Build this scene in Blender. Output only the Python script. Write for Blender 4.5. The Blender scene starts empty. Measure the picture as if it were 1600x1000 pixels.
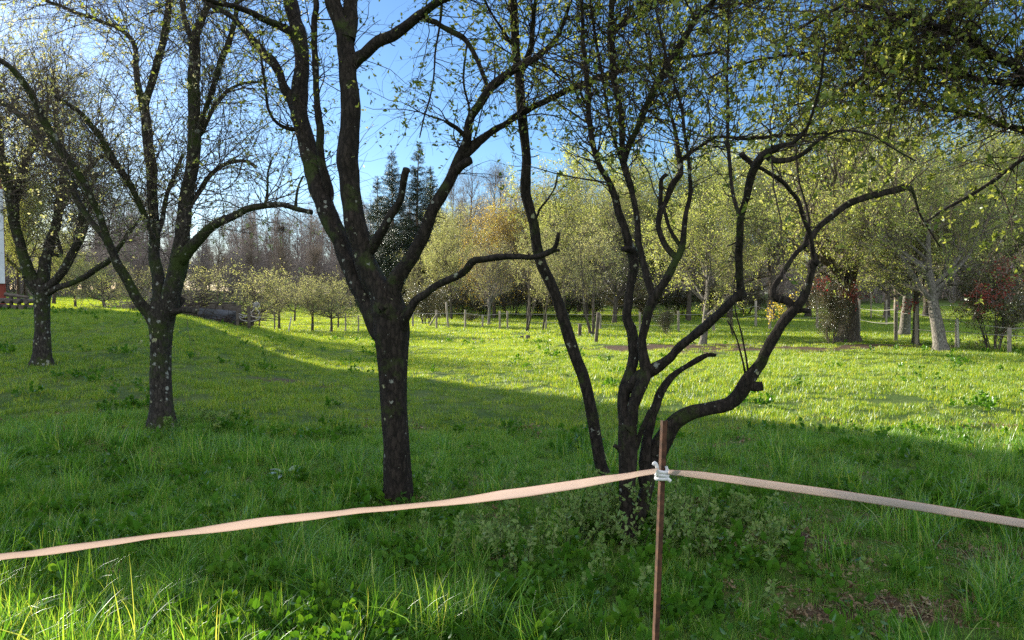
import bpy, math, numpy as np
from mathutils import Vector

# ---------------------------------------------------------------- camera, sky, sun
F = 1164.0; W0, H0 = 1600.0, 1000.0
EYE = 1.60
PITCH = math.atan(45.0 / F)
SUN_AZ = math.radians(-46.0)      # from +Y, negative = towards -X
SUN_EL = math.radians(13.5)
SKY_STRENGTH = 0.085
SUN_STRENGTH = 5.0
EXPOSURE = 1.42
FILL_CLOUD = (6.2, 6.4, 6.5, 1)

sc = bpy.context.scene
cd = bpy.data.cameras.new("camera")
cd.sensor_width = 36.0
cd.lens = F * 36.0 / W0
cd.clip_start = 0.05; cd.clip_end = 3000
cam = bpy.data.objects.new("camera", cd)
sc.collection.objects.link(cam)
cam.location = (0, 0, EYE)
cam.rotation_euler = (math.pi / 2 - PITCH, 0, 0)
sc.camera = cam

world = bpy.data.worlds.new("World"); sc.world = world
world.use_nodes = True
wn = world.node_tree
bg = wn.nodes["Background"]
sky = wn.nodes.new("ShaderNodeTexSky")
sky.sky_type = 'NISHITA'; sky.sun_disc = False
sky.sun_elevation = SUN_EL
sky.sun_rotation = SUN_AZ
sky.altitude = 300; sky.air_density = 1.0; sky.dust_density = 0.5; sky.ozone_density = 5.0
# unseen cloud veil added overhead and behind the viewer to brighten the shade
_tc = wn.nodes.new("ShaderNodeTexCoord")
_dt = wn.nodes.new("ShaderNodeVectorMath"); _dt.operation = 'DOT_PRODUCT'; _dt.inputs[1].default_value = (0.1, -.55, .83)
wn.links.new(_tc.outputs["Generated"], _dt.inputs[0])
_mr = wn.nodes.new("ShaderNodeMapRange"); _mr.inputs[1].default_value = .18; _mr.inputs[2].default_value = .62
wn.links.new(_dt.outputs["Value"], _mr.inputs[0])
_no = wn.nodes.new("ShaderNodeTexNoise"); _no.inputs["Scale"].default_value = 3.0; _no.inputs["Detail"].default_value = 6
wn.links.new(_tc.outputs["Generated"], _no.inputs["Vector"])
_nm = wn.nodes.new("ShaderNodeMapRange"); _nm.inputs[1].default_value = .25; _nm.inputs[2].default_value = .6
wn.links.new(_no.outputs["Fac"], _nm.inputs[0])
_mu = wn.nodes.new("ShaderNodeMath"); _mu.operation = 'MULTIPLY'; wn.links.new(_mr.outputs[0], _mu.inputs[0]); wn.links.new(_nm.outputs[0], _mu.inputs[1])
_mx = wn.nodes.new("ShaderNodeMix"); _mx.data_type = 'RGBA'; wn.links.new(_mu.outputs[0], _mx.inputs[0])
wn.links.new(sky.outputs[0], _mx.inputs[6]); _mx.inputs[7].default_value = FILL_CLOUD
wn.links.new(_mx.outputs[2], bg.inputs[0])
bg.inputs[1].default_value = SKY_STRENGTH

SUN = Vector((math.sin(SUN_AZ) * math.cos(SUN_EL), math.cos(SUN_AZ) * math.cos(SUN_EL), math.sin(SUN_EL)))
ld = bpy.data.lights.new("sun", 'SUN'); ld.energy = SUN_STRENGTH; ld.angle = math.radians(0.5)
ld.color = (1.0, 0.90, 0.72)
sun = bpy.data.objects.new("sun", ld); sc.collection.objects.link(sun)
sun.rotation_euler = SUN.to_track_quat('Z', 'Y').to_euler()
sun.location = (-30, 30, 20)

vs = sc.view_settings
vs.view_transform = 'Standard'; vs.look = 'None'; vs.gamma = 1.0; vs.use_curve_mapping = False
vs.exposure = EXPOSURE
sc.cycles.max_bounces = 6; sc.cycles.transparent_max_bounces = 6
sc.cycles.diffuse_bounces = 3; sc.cycles.glossy_bounces = 2; sc.cycles.transmission_bounces = 4
sc.cycles.use_denoising = False; sc.cycles.sample_clamp_indirect = 3.0; sc.cycles.sample_clamp_direct = 8.0
sc.cycles.caustics_reflective = False; sc.cycles.caustics_refractive = False

# ---------------------------------------------------------------- helpers
CP, SP = math.cos(PITCH), math.sin(PITCH)

def PW(px, py, Y):
    """point on the view ray of a photo pixel at world depth Y"""
    ax = (px - W0 / 2) / F; ay = -(py - H0 / 2) / F
    dy = CP + ay * SP; dz = -SP + ay * CP
    k = Y / dy
    return np.array([ax * k, Y, EYE + dz * k])

def _hash(i, j, s):
    n = (i * 374761393 + j * 668265263 + s * 982451653) & 0xffffffff
    n = ((n ^ (n >> 13)) * 1274126177) & 0xffffffff
    return ((n ^ (n >> 16)) & 0xffff) / 65535.0

def vnoise(x, y, s=0):
    x = np.asarray(x, float); y = np.asarray(y, float)
    xi = np.floor(x).astype(np.int64); yi = np.floor(y).astype(np.int64)
    fx = x - xi; fy = y - yi
    fx = fx * fx * (3 - 2 * fx); fy = fy * fy * (3 - 2 * fy)
    a = _hash(xi, yi, s); b = _hash(xi + 1, yi, s); c = _hash(xi, yi + 1, s); d = _hash(xi + 1, yi + 1, s)
    return (a * (1 - fx) + b * fx) * (1 - fy) + (c * (1 - fx) + d * fx) * fy

def sst(a, b, x):
    t = np.clip((np.asarray(x, float) - a) / (b - a), 0, 1)
    return t * t * (3 - 2 * t)

def ground(x, y):
    x = np.asarray(x, float); y = np.asarray(y, float)
    mf = sst(.22, .48, -x / np.maximum(y + 1.0, 1.0))
    h = 0.94 * sst(5.0, 20.0, y) * mf * (1 - sst(25.5, 31.0, y) * sst(-20.0, -15.0, x))
    h = h - 0.22 * sst(12, 40, y) * (1 - mf * (1 - sst(25, 31, y)))
    h = h + 0.10 * sst(14, 22, y) * sst(4, 12, x)
    h = h + 0.10 * (vnoise(x * .35, y * .35, 1) - .5) * sst(3, 9, y) + 0.05 * (vnoise(x * 1.3, y * 1.3, 2) - .5)
    h = h + 1.2 * sst(55, 130, y) - 0.0
    return h

def gz(x, y): return float(ground(x, y))

def GP(px, Y):
    """ground point under photo column px at depth Y"""
    x = (px - 800) / F * Y
    for _ in range(3):
        h = gz(x, Y); x = (px - 800) / F * (Y * CP + (EYE - h) * SP)
    return np.array([x, Y, gz(x, Y)])

def nrm(v): return v / np.maximum(np.linalg.norm(v, axis=-1, keepdims=True), 1e-9)

class Buf:
    def __init__(s): s.v = []; s.q = []; s.t = []; s.n = 0
    def add(s, v, q=None, t=None):
        v = np.asarray(v, np.float32).reshape(-1, 3)
        s.v.append(v)
        if q is not None and len(q): s.q.append(np.asarray(q, np.int64).reshape(-1, 4) + s.n)
        if t is not None and len(t): s.t.append(np.asarray(t, np.int64).reshape(-1, 3) + s.n)
        s.n += len(v)
    def arrays(s):
        v = np.concatenate(s.v) if s.v else np.zeros((0, 3), np.float32)
        q = np.concatenate(s.q) if s.q else np.zeros((0, 4), np.int64)
        t = np.concatenate(s.t) if s.t else np.zeros((0, 3), np.int64)
        return v, q, t
    def mesh(s, name, mat, off=(0, 0, 0), smooth=True):
        v, q, t = s.arrays()
        v = v - np.asarray(off, np.float32)
        me = bpy.data.meshes.new(name)
        me.vertices.add(len(v)); me.vertices.foreach_set("co", v.astype(np.float32).ravel())
        me.loops.add(len(q) * 4 + len(t) * 3)
        me.loops.foreach_set("vertex_index", np.concatenate([q.ravel(), t.ravel()]).astype(np.int32))
        me.polygons.add(len(q) + len(t))
        ls = np.concatenate([np.arange(len(q)) * 4, len(q) * 4 + np.arange(len(t)) * 3]).astype(np.int32)
        me.polygons.foreach_set("loop_start", ls)
        me.polygons.foreach_set("use_smooth", np.full(len(q) + len(t), smooth))
        me.update(calc_edges=True)
        me.materials.append(mat)
        return me

def link(name, me, parent=None, loc=None):
    o = bpy.data.objects.new(name, me); sc.collection.objects.link(o)
    if parent is not None: o.parent = parent
    if loc is not None: o.location = loc
    return o

def tag(o, label=None, cat=None, group=None, kind=None):
    if label: o["label"] = label
    if cat: o["category"] = cat
    if group: o["group"] = group
    if kind: o["kind"] = kind
    return o

def thing(name, label, cat, loc=(0, 0, 0), rotz=0, group=None):
    o = bpy.data.objects.new(name, None); sc.collection.objects.link(o)
    o.empty_display_size = .2
    o.location = tuple(float(c) for c in loc); o.rotation_euler = (0, 0, rotz)
    return tag(o, label, cat, group)

# ---- tubes
def tubes(buf, P, R, S=4, cap=False, axis=None):
    """P (N,K,3) centre lines, R (N,K) radii"""
    N, K, _ = P.shape
    T = np.gradient(P, axis=1); T = nrm(T)
    m = nrm(T.mean(1))
    ref = np.zeros((N, 3)); ref[np.arange(N), np.argmin(np.abs(m), axis=1)] = 1
    if axis is not None: ref[:] = axis
    U = nrm(np.cross(T, ref[:, None, :])); V = np.cross(T, U)
    a = np.arange(S) * 2 * math.pi / S
    ring = U[:, :, None, :] * np.cos(a)[None, None, :, None] + V[:, :, None, :] * np.sin(a)[None, None, :, None]
    v = P[:, :, None, :] + ring * R[:, :, None, None]
    i = np.arange(N)[:, None, None] * K * S; k = np.arange(K - 1)[None, :, None] * S; s_ = np.arange(S)[None, None, :]
    s2 = (s_ + 1) % S
    q = np.stack([i + k + s_, i + k + s2, i + k + S + s2, i + k + S + s_], -1)
    buf.add(v.reshape(-1, 3), q.reshape(-1, 4))

def box(buf, c, h, R=None):
    """box with centre c, half sizes h, optional rotation matrix 3x3 (rows = axes)"""
    c = np.asarray(c, float)
    s = np.array([[x, y, z] for x in (-1, 1) for y in (-1, 1) for z in (-1, 1)], float) * np.asarray(h)
    if R is not None: s = s @ np.asarray(R)
    q = [[0, 1, 3, 2], [4, 6, 7, 5], [0, 4, 5, 1], [2, 3, 7, 6], [0, 2, 6, 4], [1, 5, 7, 3]]
    # split vertices for flat shading are not needed: objects using box are flat shaded
    buf.add(s + c, q)

def rotz(a): return np.array([[math.cos(a), math.sin(a), 0], [-math.sin(a), math.cos(a), 0], [0, 0, 1]])

def walk(o, d, L, r0, K, rng, noise=.25, up=0.0, taper=.25):
    N = len(o)
    P = np.zeros((N, K, 3)); P[:, 0] = o
    d = nrm(d); st = (L / (K - 1))[:, None]
    for k in range(1, K):
        d = d + rng.normal(0, noise, (N, 3))
        d[:, 2] += up
        d = nrm(d)
        P[:, k] = P[:, k - 1] + d * st
    t = np.linspace(0, 1, K)[None, :]
    R = r0[:, None] * (1 - (1 - taper) * t)
    return P, R

def sprout(P, R, n, rng, tmin=.15, tmax=1., ang=50, angv=15, w=None):
    """n shoots leaving the centre lines"""
    N, K, _ = P.shape
    seg = np.linalg.norm(np.diff(P, axis=1), axis=2).sum(1)
    w = seg if w is None else w * seg
    idx = rng.choice(N, n, p=w / w.sum())
    t = rng.uniform(tmin, tmax, n) * (K - 1) - 1e-6
    k = np.floor(t).astype(int); f = (t - k)[:, None]
    p = P[idx, k] * (1 - f) + P[idx, k + 1] * f
    T = nrm(P[idx, k + 1] - P[idx, k])
    r = R[idx, k] * (1 - f[:, 0]) + R[idx, k + 1] * f[:, 0]
    x = nrm(np.cross(T, rng.normal(0, 1, (n, 3))))
    a = np.radians(rng.normal(ang, angv, n))[:, None]
    d = T * np.cos(a) + x * np.sin(a)
    return p, d, r, idx, t / (K - 1)

def leaves(buf, P, n, rng, L=.03, Wd=.5, droop=0.0, off=.3, rich=False, tmin=.2, w=None, jit=0.0, up=0.0):
    """n small folded leaves on the centre lines P"""
    p, d, r, _, _ = sprout(P, np.zeros(P.shape[:2]), n, rng, tmin, 1., 55, 25, w=w)
    d = nrm(d + rng.normal(0, .35, (n, 3)) + np.array([0, 0, up - droop]))
    l = L * rng.uniform(.55, 1.25, n)[:, None]
    p = p + rng.normal(0, 1, (n, 3)) * jit
    s = nrm(np.cross(d, rng.normal(0, 1, (n, 3)))); u = np.cross(s, d)
    w_ = l * Wd * .5
    b = p; tip = p + d * l + u * l * -.10
    if rich:
        a1 = p + d * l * .33 + s * w_ * .9 + u * w_ * .3; a2 = p + d * l * .33 - s * w_ * .9 + u * w_ * .3
        c1 = p + d * l * .68 + s * w_ * .75 + u * w_ * .15; c2 = p + d * l * .68 - s * w_ * .75 + u * w_ * .15
        m1 = p + d * l * .33; m2 = p + d * l * .68
        v = np.stack([b, a1, m1, a2, c1, m2, c2, tip], 1)
        i = np.arange(n)[:, None] * 8
        q = np.concatenate([i + np.array([[1, 4, 5, 2]]), i + np.array([[2, 5, 6, 3]])])
        t = np.concatenate([i + np.array([[0, 1, 2]]), i + np.array([[0, 2, 3]]), i + np.array([[4, 7, 5]]), i + np.array([[5, 7, 6]])])
        buf.add(v.reshape(-1, 3), q, t)
    else:
        m = p + d * l * .5
        v = np.stack([b, m + s * w_ + u * w_ * .35, tip, m - s * w_ + u * w_ * .35], 1)
        i = np.arange(n)[:, None] * 4
        t = np.concatenate([i + np.array([[0, 1, 2]]), i + np.array([[0, 2, 3]])])
        buf.add(v.reshape(-1, 3), None, t)

# ---------------------------------------------------------------- materials
def mat(name):
    m = bpy.data.materials.new(name); m.use_nodes = True
    nt = m.node_tree; nt.nodes.clear()
    out = nt.nodes.new("ShaderNodeOutputMaterial")
    return m, nt, out

def nd(nt, typ, **kw):
    n = nt.nodes.new(typ)
    for k, v in kw.items():
        if k.startswith("i_"):
            key = k[2:]
            key = int(key) if key.isdigit() else key.replace("_", " ")
            n.inputs[key].default_value = v
        else: setattr(n, k, v)
    return n

def ramp(nt, src, stops):
    r = nt.nodes.new("ShaderNodeValToRGB")
    el = r.color_ramp.elements
    while len(el) > 1: el.remove(el[-1])
    el[0].position = stops[0][0]; el[0].color = tuple(stops[0][1]) + (1,)
    for p, c in stops[1:]:
        e = el.new(p); e.color = tuple(c) + (1,)
    nt.links.new(src, r.inputs[0])
    return r.outputs[0]

def leaf_mat(name, cols, trans=.5, gloss=.25, tcol=None, rough=.45, tint=False):
    """thin leaf: diffuse + translucent + a little gloss, colour varies from leaf to leaf"""
    m, nt, out = mat(name)
    g = nd(nt, "ShaderNodeNewGeometry")
    n = len(cols)
    c = ramp(nt, g.outputs["Random Per Island"], [(i / max(n - 1, 1), cc) for i, cc in enumerate(cols)])
    if tint:
        oi = nd(nt, "ShaderNodeObjectInfo")
        tn = ramp(nt, oi.outputs["Random"], [(0, (.66, .70, .70)), (.3, (.88, .93, .85)), (.6, (1.02, 1.0, .95)), (.85, (1.15, 1.08, 1.0)), (1, (1.25, 1.1, 1.15))])
        tm = nd(nt, "ShaderNodeMix", data_type='RGBA', blend_type='MULTIPLY'); tm.inputs[0].default_value = 1
        nt.links.new(c, tm.inputs[6]); nt.links.new(tn, tm.inputs[7]); c = tm.outputs[2]
    df = nd(nt, "ShaderNodeBsdfDiffuse"); tr = nd(nt, "ShaderNodeBsdfTranslucent")
    nt.links.new(c, df.inputs[0])
    mul = nd(nt, "ShaderNodeMix", data_type='RGBA', blend_type='MULTIPLY'); mul.inputs[0].default_value = 1
    nt.links.new(c, mul.inputs[6]); mul.inputs[7].default_value = tuple(tcol or (1.5, 1.35, .6)) + (1,)
    nt.links.new(mul.outputs[2], tr.inputs[0])
    mx = nd(nt, "ShaderNodeMixShader"); mx.inputs[0].default_value = trans
    nt.links.new(df.outputs[0], mx.inputs[1]); nt.links.new(tr.outputs[0], mx.inputs[2])
    gl = nd(nt, "ShaderNodeBsdfGlossy"); gl.inputs["Roughness"].default_value = rough
    gl.inputs[0].default_value = (.8, .85, .9, 1)
    fr = nd(nt, "ShaderNodeFresnel"); fr.inputs[0].default_value = 1.4
    k = nd(nt, "ShaderNodeMath", operation='MULTIPLY'); k.inputs[1].default_value = gloss
    nt.links.new(fr.outputs[0], k.inputs[0])
    m2 = nd(nt, "ShaderNodeMixShader")
    nt.links.new(k.outputs[0], m2.inputs[0]); nt.links.new(mx.outputs[0], m2.inputs[1]); nt.links.new(gl.outputs[0], m2.inputs[2])
    nt.links.new(m2.outputs[0], out.inputs[0])
    return m

def bark_mat(name, dark, light, lichen=0.0, moss=0.0, scale=1.0, bump=.6, lich_col=(.31, .32, .28)):
    m, nt, out = mat(name)
    tc = nd(nt, "ShaderNodeTexCoord")
    mp = nd(nt, "ShaderNodeMapping"); mp.inputs["Scale"].default_value = (1, 1, .35)
    nt.links.new(tc.outputs["Object"], mp.inputs[0])
    n1 = nd(nt, "ShaderNodeTexNoise", i_Scale=38 * scale, i_Detail=6, i_Roughness=.65)
    nt.links.new(mp.outputs[0], n1.inputs["Vector"])
    vo = nd(nt, "ShaderNodeTexVoronoi", feature='DISTANCE_TO_EDGE', i_Scale=30 * scale)
    wp = nd(nt, "ShaderNodeMix", data_type='VECTOR'); wp.inputs[0].default_value = .06
    nt.links.new(mp.outputs[0], wp.inputs[4]); nt.links.new(n1.outputs["Color"], wp.inputs[5])
    nt.links.new(wp.outputs[1], vo.inputs["Vector"])
    cr = ramp(nt, vo.outputs["Distance"], [(0, (0, 0, 0)), (.18, (1, 1, 1))])
    base = ramp(nt, n1.outputs["Fac"], [(.3, dark), (.72, light)])
    mul = nd(nt, "ShaderNodeMix", data_type='RGBA', blend_type='MULTIPLY'); mul.inputs[0].default_value = .55
    nt.links.new(base, mul.inputs[6]); nt.links.new(cr, mul.inputs[7])
    col = mul.outputs[2]
    if moss > 0:
        n2 = nd(nt, "ShaderNodeTexNoise", i_Scale=3.2, i_Detail=5, i_Roughness=.7)
        nt.links.new(tc.outputs["Object"], n2.inputs["Vector"])
        mk = ramp(nt, n2.outputs["Fac"], [(.62 - moss * .25, (0, 0, 0)), (.72 - moss * .2, (1, 1, 1))])
        mm = nd(nt, "ShaderNodeMix", data_type='RGBA')
        nt.links.new(mk, mm.inputs[0]); nt.links.new(col, mm.inputs[6]); mm.inputs[7].default_value = (.045, .062, .015, 1)
        col = mm.outputs[2]
    if lichen > 0:
        n3 = nd(nt, "ShaderNodeTexNoise", i_Scale=60, i_Detail=3)
        nt.links.new(tc.outputs["Object"], n3.inputs["Vector"])
        w3 = nd(nt, "ShaderNodeMix", data_type='VECTOR'); w3.inputs[0].default_value = .045
        nt.links.new(tc.outputs["Object"], w3.inputs[4]); nt.links.new(n3.outputs["Color"], w3.inputs[5])
        v1 = nd(nt, "ShaderNodeTexVoronoi", i_Scale=19); nt.links.new(w3.outputs[1], v1.inputs["Vector"])
        n4 = nd(nt, "ShaderNodeTexNoise", i_Scale=5, i_Detail=2); nt.links.new(tc.outputs["Object"], n4.inputs["Vector"])
        sp = nd(nt, "ShaderNodeSeparateColor"); nt.links.new(v1.outputs["Color"], sp.inputs[0])
        th = nd(nt, "ShaderNodeMath", operation='MULTIPLY'); nt.links.new(sp.outputs[0], th.inputs[0])
        nt.links.new(n4.outputs["Fac"], th.inputs[1])
        th2 = nd(nt, "ShaderNodeMath", operation='MULTIPLY_ADD'); nt.links.new(th.outputs[0], th2.inputs[0])
        th2.inputs[1].default_value = 1.15 * lichen; th2.inputs[2].default_value = -.16
        df = nd(nt, "ShaderNodeMath", operation='SUBTRACT'); nt.links.new(th2.outputs[0], df.inputs[0]); nt.links.new(v1.outputs["Distance"], df.inputs[1])
        sm = nd(nt, "ShaderNodeMapRange"); sm.inputs[1].default_value = 0; sm.inputs[2].default_value = .07
        nt.links.new(df.outputs[0], sm.inputs[0])
        lm = nd(nt, "ShaderNodeMix", data_type='RGBA')
        nt.links.new(sm.outputs[0], lm.inputs[0]); nt.links.new(col, lm.inputs[6])
        lc = ramp(nt, sp.outputs[1], [(0, lich_col), (.6, tuple(c * .75 for c in lich_col)), (1, (.40, .40, .22))])
        nt.links.new(lc, lm.inputs[7])
        col = lm.outputs[2]
    bs = nd(nt, "ShaderNodeBsdfPrincipled"); bs.inputs["Roughness"].default_value = .85
    bs.inputs["Specular IOR Level"].default_value = .25
    nt.links.new(col, bs.inputs["Base Color"])
    ad = nd(nt, "ShaderNodeMath", operation='ADD'); nt.links.new(n1.outputs["Fac"], ad.inputs[0]); nt.links.new(cr, ad.inputs[1])
    bp = nd(nt, "ShaderNodeBump"); bp.inputs["Strength"].default_value = bump; bp.inputs["Distance"].default_value = .008 / scale
    nt.links.new(ad.outputs[0], bp.inputs["Height"]); nt.links.new(bp.outputs[0], bs.inputs["Normal"])
    nt.links.new(bs.outputs[0], out.inputs[0])
    return m

def plain(name, c1, c2=None, scale=8, rough=.7, metal=0, bump=.2, dist=.005, stretch=(1, 1, 1), spec=.4):
    m, nt, out = mat(name)
    tc = nd(nt, "ShaderNodeTexCoord"); mp = nd(nt, "ShaderNodeMapping"); mp.inputs["Scale"].default_value = stretch
    nt.links.new(tc.outputs["Object"], mp.inputs[0])
    n = nd(nt, "ShaderNodeTexNoise", i_Scale=scale, i_Detail=5, i_Roughness=.6); nt.links.new(mp.outputs[0], n.inputs["Vector"])
    c = ramp(nt, n.outputs["Fac"], [(.3, c1), (.7, c2 or c1)])
    bs = nd(nt, "ShaderNodeBsdfPrincipled"); bs.inputs["Roughness"].default_value = rough; bs.inputs["Metallic"].default_value = metal
    bs.inputs["Specular IOR Level"].default_value = spec
    nt.links.new(c, bs.inputs["Base Color"])
    bp = nd(nt, "ShaderNodeBump"); bp.inputs["Strength"].default_value = bump; bp.inputs["Distance"].default_value = dist
    nt.links.new(n.outputs["Fac"], bp.inputs["Height"]); nt.links.new(bp.outputs[0], bs.inputs["Normal"])
    nt.links.new(bs.outputs[0], out.inputs[0])
    return m

M = {}
M['bark_plum'] = bark_mat("bark_plum", (.014, .011, .009), (.058, .044, .036), lichen=.72, moss=.3)
M['bark_lichen'] = bark_mat("bark_lichen", (.024, .020, .018), (.090, .076, .066), lichen=.98, moss=.55, lich_col=(.34, .35, .32))
M['bark_far'] = bark_mat("bark_far", (.06, .05, .042), (.20, .165, .13), lichen=.9, scale=.6)
M['bark_pale'] = bark_mat("bark_pale", (.13, .12, .11), (.34, .31, .27), lichen=.9, scale=.6)
M['bark_bare'] = plain("bark_bare", (.10, .075, .06), (.22, .17, .135), scale=6, stretch=(1, 1, .3), rough=.9, spec=.2)
M['twig_mid'] = plain("twig_mid", (.07, .055, .045), (.15, .12, .10), scale=12, rough=.85, spec=.2)
M['twig_dark'] = plain("twig_dark", (.030, .022, .018), (.075, .058, .046), scale=12, rough=.85, spec=.2)
M['twig_far'] = plain("twig_far", (.17, .14, .11), (.30, .25, .20), scale=3, rough=.9, spec=.2)
M['twig_wood'] = plain("twig_wood", (.21, .18, .17), (.37, .32, .30), scale=2, rough=.9, spec=.2)  # lightened to stand in for haze over the far wood
M['leaf_near'] = leaf_mat("leaf_near", [(.12, .18, .05), (.18, .25, .07), (.25, .31, .10), (.36, .40, .18)], .6, .05)
M['leaf_pale'] = leaf_mat("leaf_pale", [(.26, .32, .10), (.38, .42, .17), (.52, .52, .32), (.72, .70, .58)], .6, .08, tcol=(1.3, 1.25, .8))
M['leaf_deep'] = leaf_mat("leaf_deep", [(.08, .13, .035), (.13, .18, .055), (.20, .25, .08), (.32, .37, .15)], .6, .05)
M['leaf_bud'] = leaf_mat("leaf_bud", [(.20, .25, .10), (.30, .37, .14), (.44, .50, .22), (.60, .61, .38)], .5, .06, tcol=(1.4, 1.25, .8))
M['leaf_green'] = leaf_mat("leaf_green", [(.22, .30, .09), (.32, .40, .12), (.42, .48, .17), (.54, .56, .30)], .55, .08, tcol=(1.4, 1.3, .7))
M['leaf_gold'] = leaf_mat("leaf_gold", [(.52, .44, .06), (.62, .52, .08), (.68, .58, .14)], .5, .2, tcol=(1.3, 1.1, .5))
M['leaf_red'] = leaf_mat("leaf_red", [(.20, .035, .03), (.30, .06, .05), (.30, .14, .10)], .4, .2, tcol=(1.4, .8, .8))
M['leaf_dark'] = leaf_mat("leaf_dark", [(.035, .06, .022), (.06, .085, .03), (.12, .12, .05), (.13, .08, .045)], .4, .3)
M['needle'] = leaf_mat("needle", [(.020, .036, .016), (.032, .052, .022), (.05, .07, .03)], .15, .25)
M['grass'] = leaf_mat("grass", [(.05, .16, .03), (.10, .28, .045), (.17, .39, .065), (.27, .48, .10), (.46, .52, .22)], .5, .10, tcol=(1.7, 1.4, .4), rough=.4, tint=True)
M['grass_far'] = leaf_mat("grass_far", [(.10, .23, .03), (.17, .34, .045), (.25, .42, .065), (.40, .48, .13)], .5, .10, tcol=(1.9, 1.45, .4), rough=.5, tint=True)
M['weed'] = leaf_mat("weed", [(.05, .16, .02), (.08, .21, .025), (.12, .25, .04)], .45, .10, tcol=(1.6, 1.4, .4), rough=.4, tint=True)
M['straw'] = leaf_mat("straw", [(.35, .30, .16), (.42, .36, .22)], .4, .3, tcol=(1.2, 1.1, .8))
M['silver_leaf'] = leaf_mat("silver_leaf", [(.20, .30, .26), (.26, .36, .32)], .2, .5, tcol=(1, 1.1, .8))
M['shoot'] = leaf_mat("shoot", [(.15, .27, .08), (.23, .35, .12), (.34, .42, .18)], .5, .06)

def ground_mat():
    m, nt, out = mat("meadow_ground")
    tc = nd(nt, "ShaderNodeTexCoord")
    n1 = nd(nt, "ShaderNodeTexNoise", i_Scale=.6, i_Detail=8, i_Roughness=.7); nt.links.new(tc.outputs["Object"], n1.inputs["Vector"])
    n2 = nd(nt, "ShaderNodeTexNoise", i_Scale=22, i_Detail=6, i_Roughness=.75); nt.links.new(tc.outputs["Object"], n2.inputs["Vector"])
    g1 = ramp(nt, n2.outputs["Fac"], [(.3, (.030, .055, .012)), (.5, (.060, .12, .022)), (.72, (.12, .17, .035))])
    g2 = ramp(nt, n2.outputs["Fac"], [(.3, (.055, .085, .02)), (.5, (.11, .16, .035)), (.72, (.19, .20, .07))])
    mx = nd(nt, "ShaderNodeMix", data_type='RGBA')
    f = ramp(nt, n1.outputs["Fac"], [(.4, (0, 0, 0)), (.62, (1, 1, 1))])
    nt.links.new(f, mx.inputs[0]); nt.links.new(g1, mx.inputs[6]); nt.links.new(g2, mx.inputs[7])
    at = nd(nt, "ShaderNodeAttribute", attribute_name="soil")
    so = ramp(nt, n2.outputs["Fac"], [(.3, (.05, .032, .022)), (.7, (.17, .115, .08))])
    ad = nd(nt, "ShaderNodeMath", operation='ADD'); nt.links.new(at.outputs["Fac"], ad.inputs[0])
    k = nd(nt, "ShaderNodeMath", operation='MULTIPLY_ADD'); nt.links.new(n2.outputs["Fac"], k.inputs[0]); k.inputs[1].default_value = .8; k.inputs[2].default_value = -.4
    nt.links.new(k.outputs[0], ad.inputs[1])
    sf = ramp(nt, ad.outputs[0], [(.35, (0, 0, 0)), (.6, (1, 1, 1))])
    m2 = nd(nt, "ShaderNodeMix", data_type='RGBA')
    nt.links.new(sf, m2.inputs[0]); nt.links.new(mx.outputs[2], m2.inputs[6]); nt.links.new(so, m2.inputs[7])
    bs = nd(nt, "ShaderNodeBsdfPrincipled"); bs.inputs["Roughness"].default_value = .9; bs.inputs["Specular IOR Level"].default_value = .15
    nt.links.new(m2.outputs[2], bs.inputs["Base Color"])
    bp = nd(nt, "ShaderNodeBump"); bp.inputs["Strength"].default_value = .8; bp.inputs["Distance"].default_value = .04
    nt.links.new(n2.outputs["Fac"], bp.inputs["Height"]); nt.links.new(bp.outputs[0], bs.inputs["Normal"])
    nt.links.new(bs.outputs[0], out.inputs[0])
    return m
M['ground'] = ground_mat()

# ---------------------------------------------------------------- ground
SOIL = [(5.9, 21.4, 4.6, 2.0, .78), (3.6, 21.8, 1.6, .8, .9), (7.9, 21.0, 1.6, .9, .95), (10.5, 21.0, 3.0, .7, .6), (-1.2, 26.5, 1.5, .5, .8), (1.62, 4.75, .5, .25, .62), (1.95, 3.75, .5, .22, .62), (2.9, 4.4, .5, .16, .5), (1.1, 5.6, .9, .2, .5), (-3.6, 12.6, .9, .5, .55),
        (-4.6, 9.6, .8, .3, .45)]
def soil(x, y):
    s = np.zeros_like(np.asarray(x, float))
    for cx, cy, a, b, k in SOIL:
        r = np.sqrt(((x - cx) / a) ** 2 + ((y - cy) / b) ** 2)
        s = np.maximum(s, k * (1 - sst(.7, 1.15, r + .9 * (vnoise(x * 1.7, y * 1.7, 7) - .5) + .5 * (vnoise(x * 6, y * 6, 8) - .5))))
    return s

def make_ground():
    rr = np.concatenate([[0.02], np.geomspace(.5, 12, 120), np.geomspace(12.2, 60, 110), np.geomspace(62, 172, 36)])
    A = 400
    a = np.arange(A) * 2 * math.pi / A
    X = rr[:, None] * np.cos(a)[None]; Y = rr[:, None] * np.sin(a)[None]
    Z = ground(X, Y)
    v = np.stack([X, Y, Z], -1).reshape(-1, 3)
    i = np.arange(len(rr) - 1)[:, None] * A; j = np.arange(A)[None]; j2 = (j + 1) % A
    q = np.stack([i + j, i + A + j, i + A + j2, i + j2], -1).reshape(-1, 4)
    b = Buf(); b.add(v, q)
    me = b.mesh("meadow", M['ground'])
    at = me.attributes.new("soil", 'FLOAT', 'POINT')
    at.data.foreach_set("value", soil(v[:, 0], v[:, 1]).astype(np.float32))
    o = link("meadow", me); tag(o, kind="structure")
make_ground()

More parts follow.
